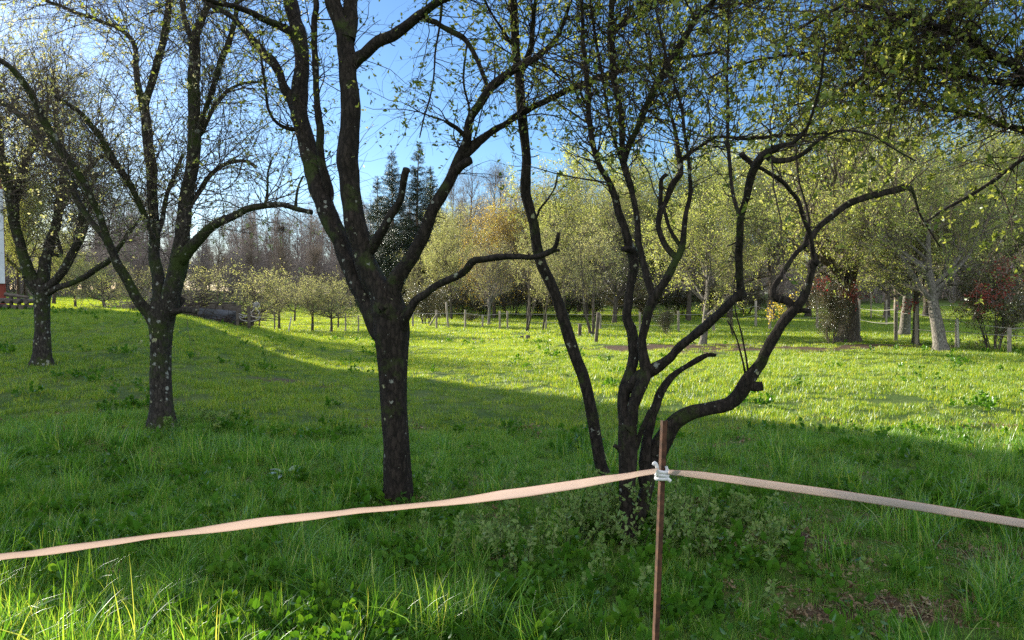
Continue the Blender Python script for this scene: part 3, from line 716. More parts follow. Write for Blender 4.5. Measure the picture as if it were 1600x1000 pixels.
T4 = {
 'trunk': (None, 0, [(985, 852, 32), (983, 830, 27), (981, 778, 25), (981, 730, 26), (981, 690, 28), (981, 660, 27)]),
 'a1': ('trunk', .1, [(981, 668, 24), (974, 640, 20), (974, 620, 19), (978, 600, 19), (984, 578, 18), (990, 554, 17), (987, 524, 18), (979, 498, 16), (984, 465, 15), (988, 432, 15), (989, 399, 16), (982, 380, 14), (975, 360, 13), (968, 333, 12), (958, 300, 10), (938, 264, 8), (925, 221, 8), (920, 185, 8), (918, 139, 8), (912, 82, 6), (910, 33, 5), (908, -10, 5)]),
 'a1k': ('a1', -.6, [(988, 395, 12), (978, 390, 11), (971, 388, 8)]),
 'a2': ('trunk', -.15, [(984, 665, 22), (992, 630, 19), (1001, 608, 19), (1010, 583, 20), (1004, 556, 16), (1001, 531, 14), (1008, 498, 14), (1019, 474, 15), (1030, 452, 13), (1044, 430, 12), (1055, 412, 11), (1066, 390, 10), (1070, 359, 8), (1073, 326, 7), (1078, 300, 6), (1077, 264, 5), (1070, 211, 5), (1064, 165, 5), (1054, 132, 4), (1040, 90, 4), (1030, 40, 3), (1022, 0, 3)]),
 'a2l': ('a2', .35, [(1060, 402, 10), (1050, 396, 10), (1037, 379, 9), (1029, 356, 8), (1031, 333, 8), (1040, 314, 8), (1048, 290, 9), (1064, 271, 9), (1061, 244, 8), (1057, 215, 6), (1050, 185, 5), (1036, 150, 5), (1020, 110, 4), (1010, 60, 4), (1000, 0, 3)]),
 'a2h': ('a2l', -.2, [(1032, 322, 7), (1033, 300, 6), (1034, 280, 6), (1042, 273, 5)]),
 'a2m': ('a2', .1, [(1064, 385, 6), (1056, 372, 6), (1047, 357, 5), (1040, 336, 5), (1036, 320, 5)]),
 'a2r': ('a2l', -.4, [(1063, 250, 8), (1075, 240, 6), (1090, 231, 6), (1110, 219, 6), (1130, 214, 5), (1172, 216, 5), (1215, 211, 5), (1255, 211, 4), (1290, 206, 4)]),
 'a3': ('a1', -.45, [(986, 600, 22), (1000, 588, 20), (1017, 577, 19), (1040, 561, 16), (1070, 538, 16), (1097, 518, 15), (1123, 491, 15), (1146, 468, 14), (1158, 458, 13), (1157, 442, 11), (1156, 399, 10), (1158, 366, 10), (1159, 340, 9), (1163, 317, 9), (1169, 287, 10), (1182, 256, 11), (1199, 240, 12), (1222, 228, 8), (1238, 224, 6), (1260, 200, 5), (1275, 160, 4), (1285, 110, 4), (1290, 60, 3)]),
 'a3k': ('a3', .4, [(1152, 464, 12), (1160, 460, 11), (1166, 460, 8)]),
 'a3l': ('a3', .3, [(1158, 345, 7), (1153, 334, 6), (1144, 300, 5), (1138, 231, 5), (1136, 132, 4), (1138, 66, 3), (1139, 5, 3)]),
 'a3r': ('a3', -.3, [(1199, 243, 9), (1212, 251, 9), (1238, 249, 7), (1258, 238, 6), (1278, 218, 5), (1304, 205, 4), (1327, 203, 4), (1364, 211, 3), (1393, 231, 3), (1430, 251, 3)]),
 'b4': ('a2', .25, [(1021, 468, 10), (1014, 449, 10), (1005, 409, 10), (998, 366, 10), (993, 326, 10), (987, 300, 10), (979, 271, 10), (974, 244, 10), (971, 198, 10), (965, 148, 9), (958, 109, 9), (956, 66, 8), (956, 20, 8), (957, -15, 7)]),
 'b4r': ('b4', -.25, [(975, 252, 10), (981, 232, 9), (991, 205, 9), (1004, 172, 10), (1021, 139, 10), (1037, 115, 10), (1057, 82, 10), (1073, 53, 9), (1090, 26, 8), (1110, 7, 7), (1128, -20, 6)]),
 'b4t': ('b4', .2, [(958, 50, 7), (965, 44, 6), (984, 30, 6), (1004, 10, 6), (1020, -12, 5)]),
 'b5': ('b4', .3, [(990, 315, 4), (980, 284, 4), (962, 225, 4), (950, 175, 4), (942, 120, 5), (933, 70, 5), (925, 20, 5), (920, -10, 4)]),
 'sb': ('trunk', .25, [(1000, 800, 22), (1008, 770, 21), (1014, 735, 24), (1024, 706, 25)]),
 'b': ('sb', -.3, [(1024, 708, 27), (1038, 684, 25), (1052, 664, 24), (1075, 648, 22), (1104, 639, 20), (1138, 631, 19), (1156, 615, 21), (1168, 594, 22), (1180, 575, 19), (1190, 562, 17), (1205, 532, 17), (1222, 505, 17), (1240, 486, 17), (1256, 466, 15), (1263, 442, 12), (1267, 424, 12), (1272, 410, 11), (1269, 390, 8), (1266, 368, 8), (1258, 343, 7), (1247, 315, 6), (1235, 300, 6), (1226, 286, 6), (1212, 275, 6), (1192, 263, 6), (1179, 258, 7), (1165, 248, 8), (1158, 241, 9)]),
 'bk': ('b', -.5, [(1166, 602, 15), (1180, 604, 13), (1193, 604, 12)]),
 'bk2': ('b', -.3, [(1246, 486, 10), (1256, 487, 9), (1266, 488, 9)]),
 'bk3': ('b', -.3, [(1268, 414, 10), (1275, 409, 9), (1281, 412, 7)]),
 'b1': ('b', .3, [(1240, 484, 12), (1230, 471, 12), (1216, 467, 11), (1205, 460, 11), (1207, 445, 10), (1218, 432, 9), (1228, 419, 9), (1245, 396, 9), (1265, 376, 9), (1278, 356, 10), (1301, 336, 10), (1324, 318, 10), (1354, 306, 9), (1387, 298, 9), (1408, 293, 10), (1420, 292, 9), (1427, 307, 7), (1436, 333, 5), (1453, 363, 4), (1469, 386, 3)]),
 'b1t': ('b1', .4, [(1256, 384, 6), (1264, 350, 5), (1258, 320, 4), (1250, 290, 4), (1245, 254, 3), (1243, 215, 3)]),
 'c': ('sb', .1, [(1008, 750, 16), (1011, 700, 15), (1016, 665, 14), (1024, 630, 14), (1035, 602, 12), (1050, 588, 11), (1070, 574, 9), (1090, 560, 9), (1106, 554, 8), (1119, 555, 6)]),
 'c2': ('trunk', -.3, [(990, 705, 8), (1000, 680, 8), (1009, 660, 7), (1018, 640, 6)]),
 'st': ('trunk', -.3, [(975, 712, 9), (966, 702, 7), (960, 697, 7)]),
 'tw1': ('b', -.1, [(1170, 588, 4), (1166, 560, 3), (1158, 520, 2.6), (1150, 490, 2.2), (1146, 455, 2), (1150, 420, 1.6)]),
 'tw2': ('b', -.1, [(1166, 590, 4), (1160, 560, 2.6), (1150, 525, 2.2), (1136, 500, 1.8)]),
}
T5 = {
 'trunk': (None, 0, [(952, 775, 22), (946, 750, 21), (938, 722, 20), (924, 640, 19), (912, 590, 19), (899, 557, 18), (882, 505, 18), (872, 472, 17), (859, 439, 17), (846, 412, 17), (839, 383, 16), (834, 350, 16), (826, 322, 16), (821, 300, 17), (822, 270, 16), (823, 247, 15), (818, 198, 15), (814, 158, 15), (811, 115, 15), (806, 82, 13), (804, 33, 13), (800, -5, 13)]),
 'r': ('trunk', -.3, [(812, 112, 11), (820, 95, 10), (827, 75, 9), (831, 43, 8), (836, 14, 7), (840, -10, 6)]),
 'l': ('trunk', .3, [(838, 342, 4), (842, 328, 4), (856, 310, 3), (868, 290, 3), (872, 270, 3)]),
 'l2': ('trunk', -.3, [(806, 76, 6), (792, 58, 5), (780, 40, 4), (765, 15, 4), (755, -8, 4)]),
 'k': ('trunk', -.4, [(849, 398, 8), (858, 393, 7), (865, 390, 6)]),
}
T6 = {
 'trunk': (None, 0, [(2060, 930, 110), (2050, 800, 92), (2035, 650, 85), (2000, 500, 80), (1950, 380, 70)]),
 'u1': ('trunk', -.1, [(1950, 380, 52), (1850, 270, 40), (1740, 185, 26), (1650, 135, 18), (1600, 115, 14), (1568, 96, 12), (1539, 76, 11), (1506, 56, 11), (1473, 43, 10), (1436, 30, 9), (1403, 23, 8), (1370, 13, 6), (1330, 6, 5), (1290, 20, 4), (1250, 45, 3)]),
 'u2': ('trunk', .1, [(1930, 350, 40), (1800, 150, 32), (1700, 40, 24), (1600, -20, 17), (1500, -30, 13), (1400, -28, 10), (1300, -15, 8), (1200, -5, 6), (1120, 15, 4)]),
 'u3': ('trunk', .25, [(1930, 350, 36), (1800, 290, 26), (1700, 245, 18), (1620, 215, 12), (1540, 185, 9), (1460, 165, 7), (1380, 150, 5), (1310, 150, 4), (1240, 165, 3)]),
 'u4': ('u1', .3, [(1640, 130, 12), (1560, 130, 9), (1480, 110, 7), (1400, 90, 6), (1320, 80, 5), (1240, 85, 4), (1160, 100, 3), (1100, 125, 2.5)]),
 'u5': ('u3', -.2, [(1640, 220, 9), (1590, 255, 7), (1540, 290, 5), (1490, 320, 4), (1440, 350, 3)]),
 'u6': ('u2', -.3, [(1560, -25, 9), (1500, 20, 7), (1430, 60, 5), (1370, 100, 4), (1320, 150, 3), (1290, 210, 2.5)]),
 'u7': ('u1', -.3, [(1430, 28, 6), (1425, 10, 6), (1422, -10, 5)]),
 'u8': ('u1', -.2, [(1500, 55, 6), (1470, 90, 5), (1430, 120, 4), (1400, 170, 3), (1385, 230, 2.5)]),
}
traced_tree("plum_tree", "thick dark forked trunk with pale lichen spots just behind the twisted tape", "tree", 5.6, T1, M['bark_plum'], M['leaf_near'], 1, 340,
            zmin=2.25, leafL=.032, leafN=6500, ext=1.3, shootL=(.3, .95), upb=-.02)
traced_tree("apple_tree", "lichen flecked orchard tree left of centre with a sawn arching limb reaching right", "tree", 8.0, T2, M['bark_lichen'], M['leaf_pale'], 2, 1000,
            zmin=1.9, leafL=.031, leafN=19000, ext=1.6, shootL=(.4, 1.6), sub=(6, .2, .75), twigm=M['twig_mid'], rich=False, upb=.02)
traced_tree("apple_tree", "lichen flecked orchard tree at far left with limbs fanning out low", "tree", 12.0, T3, M['bark_lichen'], M['leaf_pale'], 3, 900,
            zmin=2.0, leafL=.036, leafN=19000, ext=1.8, shootL=(.5, 2.0), sub=(6, .25, .9), twigm=M['twig_mid'], rich=False, upb=.02)
traced_tree("plum_tree", "twisting many stemmed tree behind the rusty post with a big limb bending right", "tree", 4.7, T4, M['bark_plum'], M['leaf_near'], 4, 900,
            zmin=2.1, leafL=.034, leafN=13000, ext=1.1, shootL=(.3, 1.0), sub=(3.2, .12, .42), upb=.02, rmaxshoot=.03)
traced_tree("plum_tree", "slender smooth dark trunk leaning left beside the many stemmed tree", "tree", 5.5, T5, M['bark_plum'], M['leaf_near'], 5, 170,
            zmin=2.7, leafL=.034, leafN=4600, ext=1.2, shootL=(.3, .9), rough=.09, upb=-.02)
traced_tree("orchard_tree", "leafy branches hanging over the top right corner from a trunk outside the picture", "tree", 5.0, T6, M['bark_plum'], M['leaf_deep'], 6, 800,
            zmin=2.1, leafL=.036, leafN=26000, ext=0, shootL=(.4, 1.1), sub=(3.6, .15, .5), upb=-.03, rmaxshoot=.05)

# ---------------------------------------------------------------- generated trees of the background
def gen_tree(seed, H, r0, clear=.3, n1=14, a1=50, L1=.38, n2=90, L2=.4, n3=500, L3=.35, leafN=4000, leafL=.06, up=.05, shape='round',
             barkm=None, twigm=None, leafm=None, lean=.03, droop=0.0, stems=1, tw_r=.004, jit=.0, crownlow=.35, leafW=.7, leafup=.1):
    rng = np.random.default_rng(seed)
    tr = Buf()
    if stems == 1:
        P0, R0 = walk(np.array([[0, 0, -.1]]), np.array([[rng.normal(0, lean), rng.normal(0, lean), 1.]]), np.array([H * (.97 if shape != 'round' else .72)]), np.array([r0]), 16, rng, lean, .12, .12)
    else:
        a = rng.uniform(0, 6.28, stems)
        o = np.stack([np.cos(a), np.sin(a), np.zeros(stems)], 1) * r0 * stems * .5; o[:, 2] = -.08
        d = np.stack([np.cos(a) * .22, np.sin(a) * .22, np.ones(stems)], 1)
        P0, R0 = walk(o, d, H * rng.uniform(.7, .98, stems), r0 * rng.uniform(.6, 1.1, stems), 16, rng, .06, .02, .15)
    R0[:, 0] *= 1.35
    tubes(tr, P0, R0, 9)
    p, d, r, idx, t = sprout(P0, R0, n1, rng, clear, .98, a1, 9)
    tt = (t - clear) / (1 - clear)
    if shape == 'round': L = H * L1 * (1.05 - .55 * np.abs(tt - .35) * 1.2) * rng.uniform(.8, 1.15, n1)
    elif shape == 'poplar': L = H * L1 * (1 - .6 * tt) * rng.uniform(.7, 1.1, n1)
    else: L = H * L1 * (1.05 - tt) * rng.uniform(.8, 1.1, n1)
    P1, R1 = walk(p, d, L, np.minimum(r * .62, r0 * .5), 10, rng, .13, up, .2)
    tubes(tr, P1, R1, 6)
    cr = Buf()
    p, d, r, idx, _ = sprout(P1, R1, n2, rng, .2, 1, 42, 12)
    P2, R2 = walk(p, d, L[idx] * L2 * rng.uniform(.6, 1.2, n2), np.minimum(r * .6, .03), 8, rng, .16, up - droop * .3, .25)
    tubes(tr, P2, R2, 4)
    p, d, r, idx2, _ = sprout(P2, R2, n3, rng, .1, 1, 40, 14)
    P3, R3 = walk(p, d, H * L1 * L2 * L3 * rng.uniform(.6, 1.4, n3), np.maximum(np.minimum(r * .6, .012), tw_r), 6, rng, .16, -droop, .4)
    tubes(cr, P3, R3, 3)
    n4 = n3 * 2
    p, d, r, idx3, _ = sprout(P3, R3, n4, rng, .1, 1, 38, 14)
    P4, R4 = walk(p, d, H * L1 * L2 * L3 * .5 * rng.uniform(.5, 1.3, n4), np.full(n4, tw_r * .7), 4, rng, .18, -droop, .5)
    tubes(cr, P4, R4, 3)
    lf = None
    if leafN:
        lf = Buf()
        cw = rng.uniform(0, 1, n3) ** 1.5 + .08
        leaves(lf, P3, leafN // 2, rng, leafL, leafW, jit=leafL * .7, w=cw, up=leafup, droop=droop)
        leaves(lf, P4, leafN - leafN // 2, rng, leafL, leafW, jit=leafL * .7, w=cw[idx3], up=leafup, droop=droop)
    return [("trunk", tr.mesh("trunk", barkm or M['bark_far'])), ("twigs", cr.mesh("twigs", twigm or M['twig_far']))] + ([("foliage", lf.mesh("foliage", leafm))] if lf else [])

def gen_spruce(seed, H, r0):
    rng = np.random.default_rng(seed)
    tr = Buf()
    P0, R0 = walk(np.array([[0, 0, -.1]]), np.array([[0, 0, 1.]]), np.array([H]), np.array([r0]), 14, rng, .01, .1, .06)
    tubes(tr, P0, R0, 8)
    n1 = 360
    t = rng.uniform(.06, .99, n1) ; z = t * H
    a = rng.uniform(0, 6.28, n1)
    k = np.minimum((t * 13).astype(int), 12); f = t * 13 - k
    o = P0[0, k] * (1 - f[:, None]) + P0[0, k + 1] * f[:, None]
    L = H * .20 * (1 - t) ** .9 * rng.uniform(.65, 1.15, n1) + .15
    d = np.stack([np.cos(a), np.sin(a), np.full(n1, .12) + .5 * t ** 3], 1)
    P1, R1 = walk(o, d, L, .02 * (1 - t) + .01, 8, rng, .06, -.03, .2)
    tubes(tr, P1, R1, 4)
    n2 = 5200
    p, d, r, idx, tt = sprout(P1, R1, n2, rng, .12, 1, 55, 12)
    d[:, 2] -= .5
    P2, R2 = walk(p, d, np.minimum(L[idx] * .38, .75) * rng.uniform(.5, 1.1, n2), np.full(n2, .006), 4, rng, .12, -.12, .4)
    cr = Buf()
    leaves(cr, P2, 120000, rng, .13, .14, tmin=0, jit=.02)
    leaves(cr, P1, 16000, rng, .17, .18, tmin=.05, jit=.02)
    return [("trunk", tr.mesh("trunk", M['bark_bare'])), ("foliage", cr.mesh("foliage", M['needle']))]

USED = set()
PH = {}
def plant(parts, H, name, label, cat, px, Y, top=None, rot=0, group=None, sxy=1.0, xy=None):
    """stand a generated tree (or a copy of it) on the ground under photo column px at depth Y; top = photo row of its tip"""
    b = GP(px, Y) if xy is None else np.array([xy[0], xy[1], gz(*xy)])
    Y = b[1]
    s = 1.0
    if top is not None:
        zt = PW(px, top, Y)[2]; s = (zt - b[2]) / H
    r = thing(name, label, cat, b, rot, group)
    r.scale = (s * sxy, s * sxy, s)
    for nm, me in parts:
        link(nm, me, r)
    return r

def height(parts):
    z = 0
    for nm, me in parts:
        a = np.empty(len(me.vertices) * 3, np.float32); me.vertices.foreach_get("co", a); z = max(z, np.percentile(a[2::3], 99.7))
    return float(z)

bare = [gen_tree(500 + i, 15, .17, clear=.22, n1=34, a1=32, L1=.26, n2=240, L2=.5, n3=1300, L3=.55, leafN=0, up=.10, shape='poplar', barkm=M['bark_bare'], tw_r=.007) for i in range(3)]
bud = [gen_tree(520 + i, 10, .16, clear=.16, n1=26, a1=52, L1=.42, n2=200, L2=.5, n3=1500, L3=.5, leafN=[24000, 11000, 30000][i], leafL=[.085, .07, .10][i], up=[.07, .03, .09][i], droop=[0, .14, .02][i], leafm=M[['leaf_bud', 'leaf_bud', 'leaf_green'][i]], tw_r=.005) for i in range(3)]
grn = [gen_tree(540 + i, 9, .20, clear=.22, n1=22, a1=55, L1=.46, n2=180, L2=.5, n3=1400, L3=.5, leafN=24000, leafL=.075, up=.05, leafm=M['leaf_green'], tw_r=.004) for i in range(3)]
orch = [gen_tree(560 + i, 3.6, .11, clear=.36, n1=16, a1=66, L1=.52, n2=120, L2=.5, n3=800, L3=.55, leafN=[5200, 2400, 3800][i], leafL=.055, up=.05, leafm=M['leaf_bud'], tw_r=.004, barkm=M['bark_far']) for i in range(3)]
will = [gen_tree(580 + i, 10, .2, clear=.25, n1=24, a1=45, L1=.40, n2=220, L2=.6, n3=1500, L3=.8, leafN=24000, leafL=.09, up=.04, leafm=M['leaf_gold'], tw_r=.005, droop=.28, leafW=.4) for i in range(2)]
old = [gen_tree(550 + i, 8, [.27, .42, .20][i], clear=.24, n1=20, a1=55, L1=.5, n2=180, L2=.5, n3=1400, L3=.5, leafN=20000, leafL=.075, up=.05, leafm=M['leaf_green'], tw_r=.004, barkm=M[['bark_pale', 'bark_far', 'bark_pale'][i]], lean=.05) for i in range(3)]
vase = [gen_tree(590, 6.5, .13, clear=.22, n1=22, a1=34, L1=.5, n2=200, L2=.45, n3=1500, L3=.5, leafN=7000, leafL=.06, up=.06, leafm=M['leaf_bud'], tw_r=.005, barkm=M['bark_pale'])]
thin = [gen_tree(600 + i, 5, .045, clear=.3, n1=26, a1=45, L1=.34, n2=120, L2=.5, n3=900, L3=.6, leafN=6500, leafL=.05, up=.08, leafm=M['leaf_bud'], stems=5, tw_r=.004) for i in range(2)]
bush = [gen_tree(620 + i, 2.6, .025, clear=.04, n1=70, a1=42, L1=.42, n2=420, L2=.5, n3=1800, L3=.6, leafN=16000, leafL=.05, up=.03, leafm=M['leaf_dark'], stems=14, tw_r=.003) for i in range(2)]
spr = [gen_spruce(640 + i, 15, .2) for i in range(2)]
HH = {id(k[0]): height(k) for L in (old, bare, bud, grn, orch, will, vase, thin, bush, spr) for k in L}
def PL(lst, i, *a, **k): return plant(lst[i], HH[id(lst[i][0])], *a, **k)

g = "spruces behind the orchard"
PL(spr, 0, "spruce_tree", "dark spruce with the tallest pointed top, framed between the forked limbs", "tree", 652, 60, 224, group=g, sxy=1.2)
PL(spr, 1, "spruce_tree", "dark spruce just left of the tallest one, seen through the fork of the near trunk", "tree", 617, 61, 236, 1, group=g, sxy=1.15)
PL(spr, 0, "spruce_tree", "shorter dark spruce at the left end of the spruce group", "tree", 588, 64, 275, 2, group=g, sxy=1.2)
PL(spr, 1, "spruce_tree", "shorter dark spruce at the right end of the spruce group", "tree", 676, 64, 262, 3, group=g, sxy=1.2)
PL(spr, 0, "spruce_tree", "dark spruce rising behind the many stemmed tree", "tree", 1003, 56, 196, 4)
g = "bare tall trees on the skyline"
for i, (px, Y, top, lab) in enumerate([
        (712, 78, 262, "tall bare tree on the skyline nearest the spruces"),
        (738, 74, 238, "tallest bare tree on the skyline, right of the spruces"),
        (765, 80, 246, "tall bare tree on the skyline above the round budding tree"),
        (786, 78, 258, "tall bare tree on the skyline beside the golden willow"),
        (440, 72, 330, "bare poplar with a dark nest, standing above the small orchard trees"),
        (398, 78, 338, "bare poplar just left of the one with the nest"),
        (487, 80, 340, "bare poplar right of the one with the nest"),
        (545, 78, 330, "bare poplar nearest the thick forked trunk on its left"),
        (340, 76, 335, "bare poplar behind the arching sawn limb"),
        (1400, 62, 150, "tall bare tree behind the right hand orchard trees"),
        (905, 62, 205, "bare tree on the skyline just right of the leaning trunk"),
        (1100, 60, 190, "bare tree rising behind the curved fork"),
        (1185, 64, 200, "bare tree rising behind the straight upright stem"),
        (1300, 60, 150, "bare tree rising left of the ivy clad trunk"),
        (1560, 60, 140, "tall bare tree near the right edge behind the dark shrub")]):
    PL(bare, i % 3, "bare_tree", lab, "tree", px, Y, top, i * 1.3, group=g)
UNDER = ['left of the pale leaning fence post', 'between the leaning fence post and the vase shaped tree', 'right behind the vase shaped tree', 'right of the vase shaped tree', 'behind the thin straight stems', 'left of the slender leaning trunk at fence height', 'behind the loose saplings', 'behind the left upright stem of the many stemmed tree', 'seen through the many stemmed tree', 'left of the ruddy trunk, set back', 'right of the ruddy trunk, set back', 'behind the wide bending limb']
for i, px in enumerate([690, 722, 755, 800, 842, 880, 925, 968, 1010, 1062, 1110, 1165]):
    PL(bush, i % 2, "shrub", "dark far shrub " + UNDER[i], "shrub", px, 52 + (i * 7) % 5, 448 - (i * 13) % 22, i * 1.9, group="dark undergrowth beyond the far fence", sxy=1.5)
# nest in the poplar
b = Buf(); rr = np.random.default_rng(9); c = PW(441, 358, 72)
P, R = walk(np.repeat(c[None], 160, 0) + rr.normal(0, .14, (160, 3)), rr.normal(0, 1, (160, 3)) * np.array([1, 1, .3]), np.full(160, .5), np.full(160, .012), 4, rr, .3)
tubes(b, P, R, 3); tag(link("nest", b.mesh("nest", M['twig_dark'], c), loc=c), "dark ball of twigs lodged high in the bare poplar", "nest")

g = "golden willows"
PL(will, 0, "willow_tree", "golden weeping willow behind the leaning slender trunk, the taller one", "tree", 826, 50, 262, group=g, sxy=.85)
PL(will, 1, "willow_tree", "golden weeping willow between the bare trees and the taller willow, the lower one", "tree", 772, 50, 312, 2, group=g, sxy=.8)
PL(vase, 0, "budding_tree", "small vase shaped budding tree on a short pale trunk by the far fence", "tree", 764, 40, 372)
PL(bud, 0, "budding_tree", "olive leafed tree between the spruces and the vase shaped tree", "tree", 705, 47, 318, sxy=.8)
PL(bud, 1, "budding_tree", "low olive leafed tree under the arching thin limb, left of the vase shaped tree", "tree", 668, 50, 372, 2)
g = "budding trees beyond the soil patch"
for i, (px, Y, top, lab) in enumerate([
        (880, 44, 296, "budding tree just right of the leaning slender trunk"),
        (915, 50, 226, "tall brownish budding tree left of the many stemmed tree"),
        (960, 42, 262, "budding tree directly behind the upright stems"),
        (1015, 46, 236, "budding tree in front of the lone dark spruce"),
        (1075, 44, 232, "budding tree behind the curved fork of the many stemmed tree"),
        (1140, 48, 205, "budding tree behind the straight upright stem"),
        (1205, 44, 215, "budding tree between the straight stem and the bending limb"),
        (1262, 50, 180, "tall budding tree behind the bending limb"),
        (1385, 46, 190, "budding tree behind the wire gate gap"),
        (1450, 50, 170, "tall budding tree behind the thick pale trunk"),
        (1525, 44, 210, "budding tree left of the right edge behind the dark shrub"),
        (1600, 46, 180, "budding tree cut by the right edge of the picture"),
        (1670, 42, 180, "budding tree standing just outside the right edge")]):
    PL(bud if i % 3 else grn, (i * 2) % 3, "budding_tree", lab, "tree", px, Y, top, i * 2.1, group=g)
PL(old, 2, "apple_tree", "green leafed orchard tree on a ruddy trunk at the soil patch", "tree", 1098, 22.6, 262, .6, sxy=1.0)
PL(old, 1, "apple_tree", "large old tree with a thick ivy clad trunk on the right", "tree", 1325, 23, 120, 2.2, sxy=.9)
PL(old, 0, "apple_tree", "orchard tree with a pale leaning trunk behind the dark gate post", "tree", 1412, 27, 250, 1.2)
PL(grn, 0, "apple_tree", "orchard tree with a thin dark trunk right of the gate post", "tree", 1430, 21.8, 230, 3.4, sxy=.8)
PL(old, 0, "apple_tree", "orchard tree with a stout grey trunk left of the dark flowering shrub", "tree", 1471, 19.6, 200, 5.0, sxy=1.0)
PL(thin, 0, "young_tree", "clump of thin straight stems by the far fence, right of the vase shaped tree", "tree", 822, 32, 352, sxy=.8)
PL(thin, 1, "young_tree", "smaller clump of thin stems touching the leaning slender trunk", "tree", 846, 33, 368, 1, sxy=.7)
PL(thin, 0, "young_tree", "loose clump of thin stems between the leaning trunk and the upright stems", "tree", 925, 30, 330, 2.5, sxy=1)
PL(thin, 1, "young_tree", "clump of thin stems left of the wide bending limb", "tree", 1146, 27, 355, 3.5, sxy=.6)
PL(bush, 0, "shrub", "dark bushy shrub at the left end of the far fence", "shrub", 665, 41, 438, sxy=1.15)
PL(bush, 1, "shrub", "dark twiggy shrub left of the ruddy trunk", "shrub", 1040, 29, 478, 1, sxy=.8)
PL(bush, 0, "shrub", "brown leafy shrub wrapped round the foot of the ivy clad trunk", "shrub", 1298, 22.3, 425, 2, sxy=.62)
PL(bush, 1, "shrub", "big dark flowering shrub at the right edge", "shrub", 1553, 19.8, 395, 3, sxy=.85)
PL(bush, 0, "shrub", "dark shrub just beyond the right edge of the picture", "shrub", 1650, 20.4, 415, 4, sxy=.9)
PL(bush, 1, "shrub", "low reddish shrub by the far fence under the vase shaped tree", "shrub", 735, 44, 488, 5, sxy=2.2)

# red blossom sprays
def blossom(label, px, py, Y, n, s, m='leaf_red'):
    rng = np.random.default_rng(int(px)); c = PW(px, py, Y)
    P, R = walk(np.repeat(c[None], 26, 0) + rng.normal(0, s * .25, (26, 3)), rng.normal(0, 1, (26, 3)), np.full(26, s), np.full(26, .005), 5, rng, .25)
    r = thing("blossom_branch", label, "branch", c)
    b = Buf(); tubes(b, P, R, 3); link("twigs", b.mesh("twigs", M['twig_far'], c), r)
    b = Buf(); leaves(b, P, n, rng, .06, .8, jit=.05); link("blossom", b.mesh("blossom", M[m], c), r)
blossom("red blossom on the right side of the ivy clad trunk", 1326, 464, 22.2, 420, .42)
blossom("red blossom left of the ivy clad trunk", 1284, 442, 22.2, 160, .35)
blossom("red blossom in the middle of the big dark shrub", 1550, 462, 19.0, 460, .45)
blossom("faint red blossom high in the big dark shrub", 1568, 425, 19.2, 200, .4)
blossom("small red spray between the gate post and the thin dark trunk", 1420, 476, 21.4, 120, .25)
blossom("yellow forsythia twigs behind the bending limb", 1222, 482, 27, 420, .6, 'leaf_gold')

g = "small orchard trees in the far field"
for i, (px, Y, top, s, lab) in enumerate([
        (392, 33, 405, 1.35, "widest small orchard tree behind the rope swing"),
        (436, 35, 428, 1.0, "small orchard tree beside the pale fence stake"),
        (488, 33.5, 420, .95, "small orchard tree in the middle of the far row"),
        (518, 33, 425, .95, "small orchard tree in the far row next to the thick forked trunk"),
        (528, 36, 440, .8, "smaller orchard tree half hidden at the right end of the far row"),
        (460, 44, 436, 1.1, "small orchard tree set back behind the far row"),
        (165, 34, 400, 1.3, "orchard tree behind the left bank, between the two lichen flecked trunks"),
        (215, 36, 410, 1.2, "orchard tree behind the left bank and the low limb"),
        (300, 36, 405, 1.3, "orchard tree behind the plank wall")]):
    PL(orch, i % 3, "orchard_tree", lab, "tree", px, Y, top, i * 1.7, group=g, sxy=s)
PL(grn, 2, "leafy_tree", "tall narrow yellow green tree right beside the red barn", "tree", 42, 38.5, 235, 1.0, sxy=.55)
PL(grn, 0, "leafy_tree", "taller yellow green tree just behind the narrow one beside the barn", "tree", 30, 43, 222, 2.0, sxy=.5)
PL(grn, 1, "leafy_tree", "yellow green tree set back behind the leftmost lichen flecked trunk", "tree", 84, 47, 318, 4.0, sxy=.9)
PL(grn, 0, "leafy_tree", "low yellow green tree right of the red barn", "tree", 118, 42, 398, 2.0, sxy=1.2)

